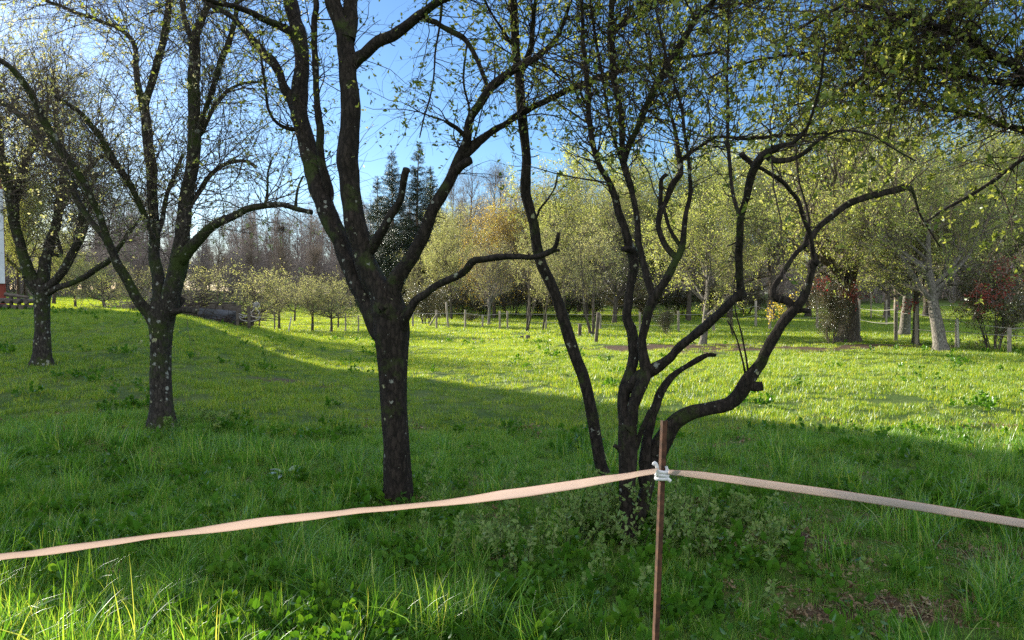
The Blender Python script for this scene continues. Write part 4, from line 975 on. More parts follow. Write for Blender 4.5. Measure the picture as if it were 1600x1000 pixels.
# far wood, one mass
def far_wood():
    rng = np.random.default_rng(77)
    small = [gen_tree(700 + i, 12, .15, clear=.12, n1=30, a1=36, L1=.27, n2=150, L2=.5, n3=650, L3=.6, leafN=0, up=.08, shape='poplar', tw_r=.012) for i in range(4)]
    src = []
    for k, parts in enumerate(small):
        b = Buf()
        for nm, me in parts:
            v = np.empty(len(me.vertices) * 3, np.float32); me.vertices.foreach_get("co", v)
            li = np.empty(len(me.loops), np.int32); me.loops.foreach_get("vertex_index", li)
            b.add(v.reshape(-1, 3), li.reshape(-1, 4))
        src.append(bpy.data.objects.new("wood", b.mesh("wood", M['twig_wood'])))
    low = []
    for i in range(2):
        parts = gen_tree(720 + i, 4.5, .05, clear=.02, n1=40, a1=45, L1=.45, n2=260, L2=.5, n3=900, L3=.6, leafN=3500, leafL=.14, stems=6, leafm=M['leaf_bud'], tw_r=.010)
        b = Buf()
        for nm, me in parts[:2]:
            v = np.empty(len(me.vertices) * 3, np.float32); me.vertices.foreach_get("co", v)
            li = np.empty(len(me.loops), np.int32); me.loops.foreach_get("vertex_index", li)
            b.add(v.reshape(-1, 3), li.reshape(-1, 4))
        low.append(bpy.data.objects.new("wood", b.mesh("wood", M['twig_wood'])))
    src += low
    pts, idx, s = [], [], []
    for i in range(330):
        Y = rng.uniform(84, 135); X = rng.uniform(-.95, .95) * Y
        pts.append((X, Y, gz(X, Y) - .2)); idx.append(rng.integers(0, 4)); s.append(rng.uniform(.75, 1.1) * (1 + (Y - 84) / 200))
    for i in range(430):
        Y = rng.uniform(80, 128); X = rng.uniform(-.95, .95) * Y
        pts.append((X, Y, gz(X, Y) - .2)); idx.append(4 + rng.integers(0, 2)); s.append(rng.uniform(.7, 1.3))
    pts = np.array(pts); n = len(pts); s = np.array(s)
    rot = np.zeros((n, 3)); rot[:, 2] = rng.uniform(0, 6.28, n)
    o = scatter("far_wood", src, pts, rot, np.stack([s, s, s], 1), np.array(idx))
    tag(o, "bare brownish wood closing the field far away", "wood", kind="stuff")
far_wood()

# ---------------------------------------------------------------- barn at the left edge (its shadow crosses the meadow)
NV = np.array([-SUN.x, 0, 0]); 
ax_s = np.array([math.sin(SUN_AZ), math.cos(SUN_AZ)])            # towards the sun
ax_n = np.array([ax_s[1], -ax_s[0]])                              # to the right of it
def BP(n, s, z): return np.array([ax_n[0] * n + ax_s[0] * s, ax_n[1] * n + ax_s[1] * s, z])
M['red_board'] = plain("red_board", (.20, .035, .025), (.30, .06, .04), scale=5, stretch=(1, 1, .15), rough=.7)
M['roof_tile'] = plain("roof_tile", (.10, .05, .035), (.20, .10, .07), scale=10, rough=.85)
M['white_panel'] = plain("white_panel", (.55, .60, .68), (.72, .76, .82), scale=3, rough=.5)
M['old_wood'] = plain("old_wood", (.055, .045, .038), (.17, .14, .115), scale=14, stretch=(.3, 1, 1), rough=.9)
M['post_wood'] = plain("post_wood", (.20, .17, .13), (.42, .37, .30), scale=14, stretch=(1, 1, .2), rough=.85)
M['pale_post'] = plain("pale_post", (.50, .47, .40), (.70, .66, .58), scale=14, stretch=(1, 1, .2), rough=.8)
M['tarp'] = plain("tarp", (.04, .045, .055), (.10, .105, .12), scale=4, rough=.6)
M['white_wall'] = plain("white_wall", (.70, .68, .64), (.82, .80, .76), scale=3, rough=.8)
M['wire'] = plain("wire", (.36, .34, .32), (.52, .50, .48), scale=20, rough=.5)
def barn():
    n0, n1, s0, s1 = -5.0, 8.5, 40.6, 49.0
    zb = gz(*BP(n1, s0, 0)[:2]) - .3
    nr, zr, z0, z1 = 5.4, 10.5, 5.6, 9.3
    base = BP(n1, s0, zb)
    r = thing("barn", "red boarded barn with a pale panel, only its corner showing at the left edge", "barn", base)
    b = Buf()
    prof = [(n0, zb), (n1, zb), (n1, z1), (nr, zr), (n0, z0)]
    v = [BP(n, s0, z) for n, z in prof] + [BP(n, s1, z) for n, z in prof]
    b.add(v, [[0, 1, 6, 5], [1, 2, 7, 6], [2, 3, 8, 7], [3, 4, 9, 8], [4, 0, 5, 9], [0, 1, 2, 4], [5, 9, 7, 6]], [[2, 3, 4], [7, 9, 8]])
    link("wall", b.mesh("wall", M['red_board'], base, smooth=False), r)
    # upright boards
    bb = Buf(); Rm = np.array([list(ax_n) + [0], list(ax_s) + [0], [0, 0, 1]])
    for n in np.arange(n0 + .15, n1 - .05, .28):
        zt = z1 + (zr - z1) * (n1 - n) / (n1 - nr) if n > nr else z0 + (zr - z0) * (n - n0) / (nr - n0)
        h = (zt - .15 - zb) / 2
        box(bb, BP(n, s0 - .03, zb + h), (.12, .02, h), Rm)
    link("cladding", bb.mesh("cladding", M['red_board'], base, smooth=False), r)
    rf = Buf()
    for (na, za, nb_, zb2) in ((nr, zr + .08, n1 + .05, z1 - .02), (nr, zr + .08, n0 - .6, z0 - .2)):
        p = [BP(na, s0 - .5, za), BP(nb_, s0 - .5, zb2), BP(nb_, s1 + .5, zb2), BP(na, s1 + .5, za)]
        q = [x + np.array([0, 0, .18]) for x in p]
        rf.add(p + q, [[0, 1, 2, 3], [4, 7, 6, 5], [0, 4, 5, 1], [1, 5, 6, 2], [2, 6, 7, 3], [3, 7, 4, 0]])
    link("roof", rf.mesh("roof", M['roof_tile'], base, smooth=False), r)
    pb = Buf(); box(pb, BP(n1 - .90, s0 - .12, 4.1), (.85, .03, 2.15), Rm)
    link("pale_panel", pb.mesh("pale_panel", M['white_panel'], base, smooth=False), r)
    db = Buf(); box(db, BP(4.5, s0 - .10, zb + 1.9), (1.4, .04, 1.6), Rm)
    link("door", db.mesh("door", M['old_wood'], base, smooth=False), r)
barn()

# ---------------------------------------------------------------- far house
def far_house():
    c = GP(562, 95)
    r = thing("house", "small white house wall peeping through far trees beside the thick forked trunk", "house", c, .4)
    z0 = PW(562, 485, 95)[2]; z1 = PW(562, 458, 95)[2]
    b = Buf(); box(b, (0, 0, (z0 + z1) / 2 - c[2] - .5), (2.2, 2.8, (z1 - z0) / 2 + .5)); link("wall", b.mesh("wall", M['white_wall'], smooth=False), r)
    t = z1 - c[2]
    b = Buf(); b.add([(-2.6, -3.1, t), (2.6, -3.1, t), (2.6, 3.1, t), (-2.6, 3.1, t), (0, -3.1, t + 1.5), (0, 3.1, t + 1.5)], [[0, 3, 2, 1], [0, 4, 5, 3], [1, 2, 5, 4]], [[0, 1, 4], [2, 3, 5]])
    link("roof", b.mesh("roof", M['roof_tile'], smooth=False), r)
far_house()

# ---------------------------------------------------------------- plank wall, brush heap, log pile, swing, stakes
def rnd_box_plank(b, p0, p1, w, th, z0, z1):
    d = p1 - p0; L = np.linalg.norm(d[:2]); a = math.atan2(d[1], d[0])
    box(b, ((p0[0] + p1[0]) / 2, (p0[1] + p1[1]) / 2, (z0 + z1) / 2), (L / 2, th / 2, (z1 - z0) / 2), rotz(a))
def plank_wall():
    xs = [205, 268, 310, 345, 374]; Ys = [25.2, 25.0, 24.8, 24.6, 24.4]
    pts = [GP(x, y) for x, y in zip(xs, Ys)]
    r = thing("plank_wall", "low retaining wall of dark weathered planks on the left bank", "wall", pts[0])
    base = pts[0]
    for i in range(4):
        b = Buf(); a, c = pts[i], pts[i + 1]
        top = PW((xs[i] + xs[i + 1]) / 2, 479, (Ys[i] + Ys[i + 1]) / 2)[2]
        zb = min(a[2], c[2]) - .35
        n = 3; h = (top - zb) / n
        for k in range(n): rnd_box_plank(b, a, c, 0, .05 + .006 * (k % 2), zb + k * h + .01, zb + (k + 1) * h)
        link("plank", b.mesh("plank", M['old_wood'], base, smooth=False), r)
    for x, y in zip(xs, Ys):
        p = GP(x, y - .09); b = Buf(); zt = PW(x, 477, y)[2]; box(b, (p[0], p[1], (p[2] - .3 + zt) / 2), (.06, .05, (zt - p[2] + .3) / 2)); link("post", b.mesh("post", M['old_wood'], base, smooth=False), r)
    # sagging cloth
    g0, g1 = GP(312, 24.45), GP(372, 24.1)
    rng = np.random.default_rng(3); nx, nz = 24, 10
    X = np.linspace(0, 1, nx)[:, None]; Z = np.linspace(0, 1, nz)[None]
    top = PW(330, 481, 24.4)[2]
    zz = (1 - Z) * (top - .10 * X) + Z * (min(g0[2], g1[2]) - .05 * X - .1)
    xx = g0[0] + (g1[0] - g0[0]) * X + 0 * Z; yy = g0[1] + (g1[1] - g0[1]) * X - .12 * Z - .05 * np.sin(X * 9 + Z * 5) + .03 * np.sin(Z * 17 + X * 3)
    v = np.stack([xx, yy, zz], -1).reshape(-1, 3)
    i = np.arange(nx - 1)[:, None] * nz; j = np.arange(nz - 1)[None]
    q = np.stack([i + j, i + j + 1, i + nz + j + 1, i + nz + j], -1).reshape(-1, 4)
    b = Buf(); b.add(v, q); o = link("tarpaulin", b.mesh("tarpaulin", M['tarp'], v[0]), loc=v[0]); tag(o, "grey tarpaulin hung over the right part of the plank wall", "tarpaulin")
    # boxes on top
    for px, w, lab in ((334, .11, "small dark wooden box on top of the plank wall, left one"), (358, .20, "longer wooden box on top of the plank wall, right one")):
        p = PW(px, 478, 24.75); b = Buf(); r2 = thing("wooden_box", lab, "box", (p[0], p[1], p[2] - .08))
        for k in range(2): box(b, (0, 0, .045 + k * .085), (w, .14, .04))
        link("sides", b.mesh("sides", M['old_wood'], smooth=False), r2)
        b = Buf(); box(b, (0, 0, .19), (w + .02, .16, .012)); link("lid", b.mesh("lid", M['old_wood'], smooth=False), r2)
plank_wall()
def stick_heap(name, label, cat, px, Y, n, L, w, h, r, mat_, seed):
    rng = np.random.default_rng(seed); c = GP(px, Y)
    o = rng.normal(0, 1, (n, 3)) * np.array([w, .5, 0]); o[:, 2] = np.abs(rng.normal(0, .5, n)) * h * np.exp(-(o[:, 0] / w) ** 2 * .5)
    d = rng.normal(0, 1, (n, 3)) * np.array([1, .5, .25])
    P, R = walk(o + c, d, L * rng.uniform(.4, 1, n), r * rng.uniform(.4, 1, n), 6, rng, .12, -.02, .5)
    P[:, :, 2] = np.maximum(P[:, :, 2], c[2] - .02)
    b = Buf(); tubes(b, P, R, 5)
    tag(link(name, b.mesh(name, mat_, c), loc=c), label, cat)
stick_heap("brush_heap", "heap of cut brushwood behind the plank wall", "brush heap", 265, 27.5, 900, 1.6, 1.4, .9, .014, M['twig_far'], 4)
stick_heap("brush_heap", "lower heap of cut brushwood on the left bank behind the lichen flecked trunk", "brush heap", 205, 28.0, 500, 1.4, 1.0, .6, .014, M['twig_far'], 5)

stick_heap("brush_heap", "small tangle of dark sticks lying against the tarpaulin end of the plank wall", "brush heap", 352, 24.2, 260, .8, .45, .35, .012, M['twig_dark'], 6)
stick_heap("brush_heap", "dark sticks piled on the plank wall behind the boxes", "brush heap", 322, 25.4, 420, 1.2, .8, .9, .013, M['twig_dark'], 7)

def log_pile():
    rng = np.random.default_rng(8); c = GP(18, 24.5)
    r = thing("log_pile", "low pile of split logs at the left edge in front of the barn", "log pile", c)
    for row in range(2):
        for k in range(9 - row):
            x = -1.15 + k * .25 + row * .12 + rng.normal(0, .02); z = .11 + row * .2
            P = np.array([[[x, -.5, z], [x + rng.normal(0, .03), -.1, z + .01], [x, .3, z], [x + rng.normal(0, .03), .5, z]]]) 
            b = Buf(); ang = rng.uniform(-.5, .5)
            P[0, :, 0] += (P[0, :, 1]) * ang * .3
            C = P[0]; gnarly(b, C, np.full(4, rng.uniform(.045, .085)), rng, 10, .08)
            b.add(C[0] + np.array([[math.cos(a) * .09, -.004, math.sin(a) * .09] for a in np.linspace(0, 6.28, 9)[:-1]]), None, [[0, i, i + 1] for i in range(1, 7)])
            link("log", b.mesh("log", M['old_wood']), r)
    p = PW(27, 462, 24.3)
    b = Buf(); P, R = walk(np.array([[p[0] - .4, p[1], p[2] + .05]]), np.array([[1, 0, -.08]]), np.array([.85]), np.array([.055]), 6, rng, .05, 0, .9); gnarly(b, P[0], R[0], rng, 9, .15)
    link("beam", b.mesh("beam", M['old_wood'], c), r)
    b = Buf(); box(b, (p[0] - .2 - c[0], p[1] - c[1], (p[2] - c[2]) / 2), (.04, .04, (p[2] - c[2]) / 2)); link("prop", b.mesh("prop", M['old_wood'], smooth=False), r)
log_pile()

def rope_line(b, pts, r, step=.03, S=6):
    C = crom(np.array(pts, float), step); tubes(b, C[None], np.full((1, len(C)), r), S)

def swing():
    Y = 23.6
    c = GP(392, Y)
    r = thing("rope_net", "pale ropes slung between two dark posts beside the plank wall", "rope", c)
    A = lambda x, y: PW(x, y, Y)
    for pts in ([(372, 492), (380, 496), (392, 489), (400, 478)], [(372, 493), (378, 500), (392, 502), (404, 499), (407, 494)], [(373, 490), (382, 493), (392, 493), (400, 496), (407, 495)], [(400, 477), (402, 484), (405, 488), (404, 491)], [(399, 478), (397, 474), (402, 472), (406, 478), (403, 480)]):
        b = Buf(); rope_line(b, [A(*p) for p in pts], .011); link("rope", b.mesh("rope", M['wire'], c), r)
    b = Buf(); k = A(401, 477); rng = np.random.default_rng(2)
    for _ in range(5):
        a = rng.normal(0, .045, (5, 3)) + k; rope_line(b, a, .011, .02)
    link("knot", b.mesh("knot", M['wire'], c), r)
    for x, t in ((389, 478), (371, 486)):
        g_ = GP(x, Y); top = PW(x, t, Y)[2]
        b = Buf(); tubes(b, np.array([[[g_[0], Y, g_[2] - .2], [g_[0] + .01, Y, (top + g_[2]) / 2], [g_[0], Y, top]]]), np.array([[.05, .048, .045]]), 8)
        link("post", b.mesh("post", M['old_wood'], c), r)
swing()

def fence(label, posts, wires, m='post_wood', r=.05, brace=None):
    """posts: (px, Y, top row, lean px); wires: heights above ground"""
    base = GP(posts[0][0], posts[0][1])
    f = thing("fence", label, "fence", base)
    foot = []
    for px, Y, top, ln in posts:
        g_ = GP(px, Y); t = PW(px + ln, top, Y)
        foot.append((g_, t))
        P = np.linspace(g_ - np.array([0, 0, .15]), t, 5)[None]
        b = Buf(); C = P[0]; gnarly(b, C, np.full(5, r) * np.array([1.05, 1, 1, .97, .95]), np.random.default_rng(int(px)), 8, .06)
        link("post", b.mesh("post", M[m], base), f)
    for h in wires:
        b = Buf()
        for (g0, t0), (g1, t1) in zip(foot[:-1], foot[1:]):
            a = g0 + (t0 - g0) * min(.97, h / max(.1, t0[2] - g0[2])); c = g1 + (t1 - g1) * min(.97, h / max(.1, t1[2] - g1[2]))
            L = np.linalg.norm(c - a); tt = np.linspace(0, 1, 9)[:, None]
            C = a + (c - a) * tt; C[:, 2] -= (4 * tt * (1 - tt))[:, 0] * L * .012
            C[:, 1] -= r + .008
            tubes(b, C[None], np.full((1, 9), .007), 4)
        link("wire", b.mesh("wire", M['wire'], base), f)
    if brace:
        for (x0, y0, x1, y1, Y) in brace:
            b = Buf(); tubes(b, np.linspace(PW(x0, y0, Y), PW(x1, y1, Y), 3)[None], np.full((1, 3), .04), 6); link("brace", b.mesh("brace", M[m], base), f)
fence("thin post and wire fence in the far field left of the thick forked trunk", [(405, 34, 484, 0), (429, 34, 484, 0), (540, 33, 490, 0), (560, 33, 493, 0), (577, 33, 493, 0), (600, 33, 493, 0)], [.35, .7], r=.035)
fence("long wire fence across the far side of the sunlit meadow",
      [(645, 37, 488, 0), (682, 36.5, 484, 0), (701, 36.5, 472, -4), (727, 36.5, 484, 0), (754, 36.5, 492, 0), (781, 36, 486, 0), (793, 36, 486, 0), (826, 36, 490, 0), (853, 35.5, 490, 0), (885, 35, 490, 0), (938, 34, 490, 0), (1000, 33, 488, 0), (1060, 32, 486, 0), (1115, 31, 484, 0)],
      [.3, .75], r=.05, brace=[(671, 509, 683, 490, 36.4)])
fence("wire fence behind the bending limb on the right", [(1115, 31, 484, 0), (1181, 36, 470, 0), (1203, 33, 482, 0), (1277, 33, 470, 0), (1342, 30, 466, 0), (1400, 24.5, 468, 0)], [.55, 1.0], r=.06)
fence("dark post and tape fence between the right hand trunks", [(1400, 22.8, 472, 0), (1432, 21.4, 478, 0), (1495, 20.4, 500, 0), (1577, 19.0, 512, 0), (1660, 18, 505, 0)], [.45, .9], r=.05, m='post_wood')
fence("grey post row in the shaded ground beyond the right gate", [(1361, 46, 455, 0), (1385, 36, 468, 0), (1460, 44, 458, 0), (1530, 44, 458, 0)], [.5, .9], r=.045, m='post_wood')
def stake(label, px, Y, top, ln, m='pale_post', r=.03, name="stake"):
    g_ = GP(px, Y); t = PW(px + ln, top, Y); b = Buf()
    gnarly(b, np.linspace(g_ - np.array([0, 0, .1]), t, 5), np.full(5, r), np.random.default_rng(int(px)), 8, .06)
    tag(link(name, b.mesh(name, M[m], g_), loc=g_), label, "stake" if name == "stake" else "stump")
stake("white stake leaning right in the far sunlit field", 449, 31, 496, 6)
stake("short dark stump, left of a pair in the sunlit meadow", 816, 26, 525, -1, 'old_wood', .07, "stump")
stake("short dark stump, right of a pair in the sunlit meadow", 823, 25.5, 524, 2, 'old_wood', .08, "stump")
stake("short dark stump left of the upright stems by the thin saplings", 906, 29, 506, 0, 'old_wood', .07, "stump")
stake("thin bare stake leaning in front of the young stems", 931, 24.6, 488, 4, 'old_wood', .06)
stake("pale stake at the right beside the stout grey trunk", 1498, 20.2, 497, -2)

# ---------------------------------------------------------------- rusty post, rope knot and electric-fence tape
M['rust'] = plain("rust", (.028, .015, .011), (.15, .066, .038), scale=45, rough=.8, metal=.2, bump=.5, dist=.002)
M['rope'] = plain("rope", (.62, .63, .68), (.80, .80, .82), scale=220, stretch=(1, 1, 1), rough=.95, bump=.9, dist=.002)
PY = 2.2
pt, pb_ = PW(1037, 657, PY), PW(1024, 1000, PY)
k_ = (pt - pb_) / (pt[2] - pb_[2])
foot_ = pb_ + k_ * (gz(pb_[0], PY) - .25 - pb_[2])
def iron_post():
    b = Buf()
    # angle-iron profile, 22 mm flanges
    a, t = .0100, .003
    prof = np.array([(-a * .55, -a * .6), (a * .95, -a * .6), (a * .95, -a * .6 + t), (-a * .55 + t, -a * .6 + t), (-a * .55 + t, a), (-a * .55, a)])
    ang = math.radians(16); Rz = np.array([[math.cos(ang), -math.sin(ang)], [math.sin(ang), math.cos(ang)]]); prof = prof @ Rz.T
    n = len(prof); K = 30; rows = []
    for k in range(K):
        c = foot_ + (pt - foot_) * k / (K - 1)
        rows.append(np.concatenate([prof * (1 + .02 * math.sin(k * 1.7)), np.zeros((n, 1))], 1) + c)
    v = np.concatenate(rows)
    i = np.arange(K - 1)[:, None] * n; j = np.arange(n)[None]; j2 = (j + 1) % n
    q = np.stack([i + j, i + j2, i + n + j2, i + n + j], -1).reshape(-1, 4)
    T = (K - 1) * n
    b.add(v, np.concatenate([q, [[T + 0, T + 1, T + 2, T + 3], [T + 0, T + 3, T + 4, T + 5]]]))
    o = link("iron_post", b.mesh("iron_post", M['rust'], foot_, smooth=False), loc=foot_)
    tag(o, "thin rusty angle iron post holding both tapes", "post")
iron_post()
KN = pb_ + k_ * (PW(1033, 738, PY)[2] - pb_[2])
def rope_knot():
    r = thing("rope_knot", "thick white rope knotted round the rusty post", "rope", KN)
    def V(x, y, d=0): return PW(x, y, PY + d)
    b = Buf(); R = .0062
    for dz in (.004, -.0065, -.0175):
        a = np.linspace(0, 2 * math.pi, 22)
        C = np.stack([KN[0] + .001 + .0175 * np.cos(a), KN[1] + .002 + .019 * np.sin(a), KN[2] + dz + .0015 * np.sin(a * 2 + dz * 90)], 1)
        tubes(b, C[None], np.full((1, 22), R * .86), 10, axis=(0, 0, 1))
    link("coil", b.mesh("coil", M['rope'], KN), r)
    b = Buf(); rope_line(b, [V(1027, 741, -.012), V(1027, 733, -.02), V(1026, 727, -.022), V(1023, 723, -.022), V(1021, 726, -.02)], R * .82, .004, 10); link("loop", b.mesh("loop", M['rope'], KN), r)
    b = Buf(); rope_line(b, [V(1040, 739, -.006), V(1042, 734, -.01), V(1041, 729, -.012)], R * .7, .004, 10); link("loop", b.mesh("loop", M['rope'], KN), r)
    b = Buf(); rope_line(b, [V(1040, 747, -.01), V(1044, 749, -.014), V(1048, 752, -.016)], R * .9, .004, 10); link("rope_end", b.mesh("rope_end", M['rope'], KN), r)
rope_knot()

def tape_mat():
    m, nt, out = mat("tape_weave")
    at = nd(nt, "ShaderNodeAttribute", attribute_name="cross")
    tc = nd(nt, "ShaderNodeTexCoord")
    n = nd(nt, "ShaderNodeTexNoise", i_Scale=9, i_Detail=4); nt.links.new(tc.outputs["Object"], n.inputs["Vector"])
    n2 = nd(nt, "ShaderNodeTexNoise", i_Scale=400, i_Detail=2); nt.links.new(tc.outputs["Object"], n2.inputs["Vector"])
    c = ramp(nt, at.outputs["Fac"], [(0, (.70, .36, .30)), (.07, (.84, .66, .58)), (.14, (.82, .73, .69)), (.30, (.80, .70, .66)), (.34, (.86, .70, .63)), (.38, (.80, .70, .66)), (.62, (.80, .70, .66)), (.66, (.86, .70, .63)), (.70, (.82, .73, .69)), (.86, (.82, .73, .69)), (.93, (.84, .66, .58)), (1, (.70, .38, .31))])
    g_ = nd(nt, "ShaderNodeMix", data_type='RGBA', blend_type='MULTIPLY'); g_.inputs[0].default_value = .5
    d = ramp(nt, n.outputs["Fac"], [(.3, (.88, .86, .84)), (.7, (1, 1, 1))]); nt.links.new(c, g_.inputs[6]); nt.links.new(d, g_.inputs[7])
    sp = ramp(nt, n2.outputs["Fac"], [(.35, (.75, .73, .72)), (.65, (1, 1, 1))])
    g2 = nd(nt, "ShaderNodeMix", data_type='RGBA', blend_type='MULTIPLY'); g2.inputs[0].default_value = .6
    nt.links.new(g_.outputs[2], g2.inputs[6]); nt.links.new(sp, g2.inputs[7])
    df = nd(nt, "ShaderNodeBsdfPrincipled"); df.inputs["Roughness"].default_value = .75
    tr = nd(nt, "ShaderNodeBsdfTranslucent")
    nt.links.new(g2.outputs[2], df.inputs["Base Color"]); tr.inputs[0].default_value = (.70, .61, .58, 1)
    bp = nd(nt, "ShaderNodeBump"); bp.inputs["Strength"].default_value = .5; bp.inputs["Distance"].default_value = .0008
    nt.links.new(n2.outputs["Fac"], bp.inputs["Height"]); nt.links.new(bp.outputs[0], df.inputs["Normal"])
    mx = nd(nt, "ShaderNodeMixShader"); mx.inputs[0].default_value = .6
    nt.links.new(df.outputs[0], mx.inputs[1]); nt.links.new(tr.outputs[0], mx.inputs[2]); nt.links.new(mx.outputs[0], out.inputs[0])
    return m
M['tape'] = tape_mat()
M['litter'] = leaf_mat("litter", [(.10, .06, .035), (.20, .13, .08), (.34, .26, .16), (.42, .38, .26)], .2, .1, tcol=(1, .9, .7))
def flake(seed):
    rng = np.random.default_rng(seed); b = Buf()
    P = rng.uniform(-.12, .12, (26, 2, 3)); P[:, :, 2] = rng.uniform(.004, .03, (26, 1)); P[:, 1] = P[:, 0] + rng.normal(0, .02, (26, 3)) * [1, 1, .2]
    leaves(b, P, 22, rng, .035, .45, rich=True, tmin=0, droop=.1)
    P, R = walk(P[:9, 0], rng.normal(0, 1, (9, 3)) * [1, 1, .1], rng.uniform(.04, .14, 9), np.full(9, .0016), 4, rng, .1, 0, .6); P[:, :, 2] = np.maximum(P[:, :, 2], .006); tubes(b, P, R, 4)
    return bpy.data.objects.new("f", b.mesh("f", M['litter']))
X, Y, n = zone(1.2, 9, 26, clump=.6, seed=14)
X = np.concatenate([X, RNG.uniform(1.0, 3.4, 700)]); Y = np.concatenate([Y, RNG.uniform(3.2, 5.6, 700)])
k = RNG.uniform(0, 1, len(X)) < .10 + .75 * soil(X, Y) + .12 * sst(.5, 1.5, X)
mk_scatter("leaf_litter", [flake(i) for i in range(4)], X[k], Y[k], np.full(int(k.sum()), .5), .7, 1.1, kind_label="fallen leaves, straw and twigs lying on the bare soil")

def tape(label, pts, Yend, Wt=.0245):
    """pts: (px, py, visible width in px); straight pull between the post and Yend"""
    x0, x1 = pts[0][0], pts[-1][0]
    rows = []
    for x, y, w in pts:
        f = (x - x0) / (x1 - x0); Y = 1 / ((1 - f) / (PY - .03) + f / Yend)
        p = PW(x, y, Y); rows.append([*p, min(w * .86 * Y / F, Wt * .985)])
    rs = crom(np.array(rows), .012); C = rs[:, :3]; h = np.clip(rs[:, 3], .004, Wt * .985)
    T = nrm(np.gradient(C, axis=0)); up = np.array([0, 0, 1.]); S = nrm(np.cross(T, up)); U = np.cross(S, T); U *= np.sign(U[:, 2:3])
    phi = np.arctan2(EYE - C[:, 2], np.hypot(C[:, 0] * .3, C[:, 1]))
    th_ = np.arccos(np.clip(h / Wt, 0, 1)) - phi
    S = S * np.where(S[:, 1:2] < 0, 1, -1)
    th_ = th_ + .16 * (vnoise(np.arange(len(C)) * .05, np.full(len(C), 3.), 9) - .5) + .10 * (vnoise(np.arange(len(C)) * .25, np.full(len(C), 5.), 9) - .5); co = np.cos(th_); si = np.sin(th_)
    A = U * co[:, None] + S * si[:, None]; Nn = nrm(np.cross(T, A)); th = .0006
    m = 7; rows = []; cross = []
    n = len(C)
    jit = .0006 * (vnoise(np.arange(n) * .12, np.zeros(n), 8) - .5)
    for side in (1, -1):
        for k in range(m):
            f = k / (m - 1) * side * -1 + (0 if side == 1 else 1) if False else (k / (m - 1) if side == 1 else 1 - k / (m - 1))
            rows.append(C + A * Wt * (f - .5) + Nn * (th * side * (1 if 0 < k < m - 1 else .5) + .0018 * math.sin(f * math.pi) + jit[:, None])); cross.append(np.full(n, f))
    V = np.stack(rows, 1); cr_ = np.stack(cross, 1)
    i = np.arange(n - 1)[:, None] * 2 * m; j = np.arange(2 * m)[None]; j2 = (j + 1) % (2 * m)
    q = np.stack([i + j, i + j2, i + 2 * m + j2, i + 2 * m + j], -1).reshape(-1, 4)
    b = Buf(); b.add(V.reshape(-1, 3), q)
    me = b.mesh("fence_tape", M['tape'], C[0]); a = me.attributes.new("cross", 'FLOAT', 'POINT'); a.data.foreach_set("value", cr_.ravel().astype(np.float32))
    tag(link("fence_tape", me, loc=C[0]), label, "tape")
tape("twisted pinkish white tape running from the rusty post to the left edge",
     [(1026, 736, 10), (1000, 740, 11), (980, 744, 11), (940, 750, 14), (900, 757, 16), (860, 763, 17), (820, 769, 18), (780, 774, 17), (740, 780, 14), (700, 785, 11), (660, 789, 9), (600, 795, 9), (560, 798, 10), (520, 803, 11), (440, 812, 15), (400, 817, 16), (360, 823, 15), (300, 831, 11), (240, 838, 9), (200, 844, 9), (150, 851, 10), (100, 858, 11), (50, 865, 9), (0, 870, 9), (-120, 888, 10), (-300, 915, 12)], 1.2)
tape("flat peach tape running from the rusty post to the right edge",
     [(1044, 738, 9), (1060, 739, 10), (1100, 743, 12), (1200, 757, 14), (1300, 771, 15), (1400, 786, 15), (1500, 802, 16), (1600, 818, 17), (1750, 842, 19), (1900, 866, 20)], 2.12)

# ---------------------------------------------------------------- small plants
def shoot_plant(name, label, cat, px, Y, n, h, spread, leafN, leafL, m, seed, lean=.15, tilt=(0, 0), Wd=.5, wood=None, r=.0022, group=None):
    rng = np.random.default_rng(seed); c = GP(px, Y)
    o = rng.normal(0, spread, (n, 3)); o[:, 2] = ground(c[0] + o[:, 0], c[1] + o[:, 1]) - c[2] - .02
    d = np.stack([rng.normal(tilt[0], lean, n), rng.normal(tilt[1], lean, n), np.ones(n)], 1)
    P, R = walk(o, d, h * rng.uniform(.5, 1.1, n), np.full(n, r), 12, rng, .11, .03, .35)
    root = thing(name, label, cat, c, group=group)
    if n <= 12:
        for q in range(n):
            b = Buf(); tubes(b, P[q:q + 1], R[q:q + 1], 4); link("stem", b.mesh("stem", wood or M['twig_dark']), root)
    else:
        b = Buf(); tubes(b, P, R, 4); link("stems", b.mesh("stems", wood or M['twig_dark']), root)
    b = Buf(); leaves(b, P, leafN, rng, leafL * 1.25, Wd * 1.15, rich=True, tmin=.12, up=.15, jit=.006, w=rng.uniform(.15, 1, n)); link("foliage", b.mesh("foliage", m), root)
shoot_plant("sucker_shrub", "tangle of leafy suckers round the foot of the many stemmed tree", "shrub", 985, 4.75, 70, .40, .24, 2700, .028, M['shoot'], 1, lean=.3)
shoot_plant("sucker_shrub", "leafy suckers in front of the slender leaning trunk", "shrub", 925, 4.9, 36, .46, .19, 1300, .028, M['shoot'], 2)
shoot_plant("sucker_shrub", "low leafy shoots left of the many stemmed tree", "shrub", 838, 4.35, 30, .32, .24, 1100, .028, M['shoot'], 3)
shoot_plant("sucker_shrub", "wide patch of leafy shoots right of the rusty post", "shrub", 1105, 4.7, 66, .32, .32, 2600, .028, M['shoot'], 4, lean=.4)
shoot_plant("sucker_shrub", "short leafy shoots under the twisted tape, nearest the thick trunk", "shrub", 775, 4.6, 9, .30, .10, 300, .026, M['shoot'], 5)
shoot_plant("sapling", "thin pale sprig standing alone right of the thick forked trunk", "sprig", 665, 5.3, 2, .52, .015, 110, .024, M['shoot'], 6, lean=.04)
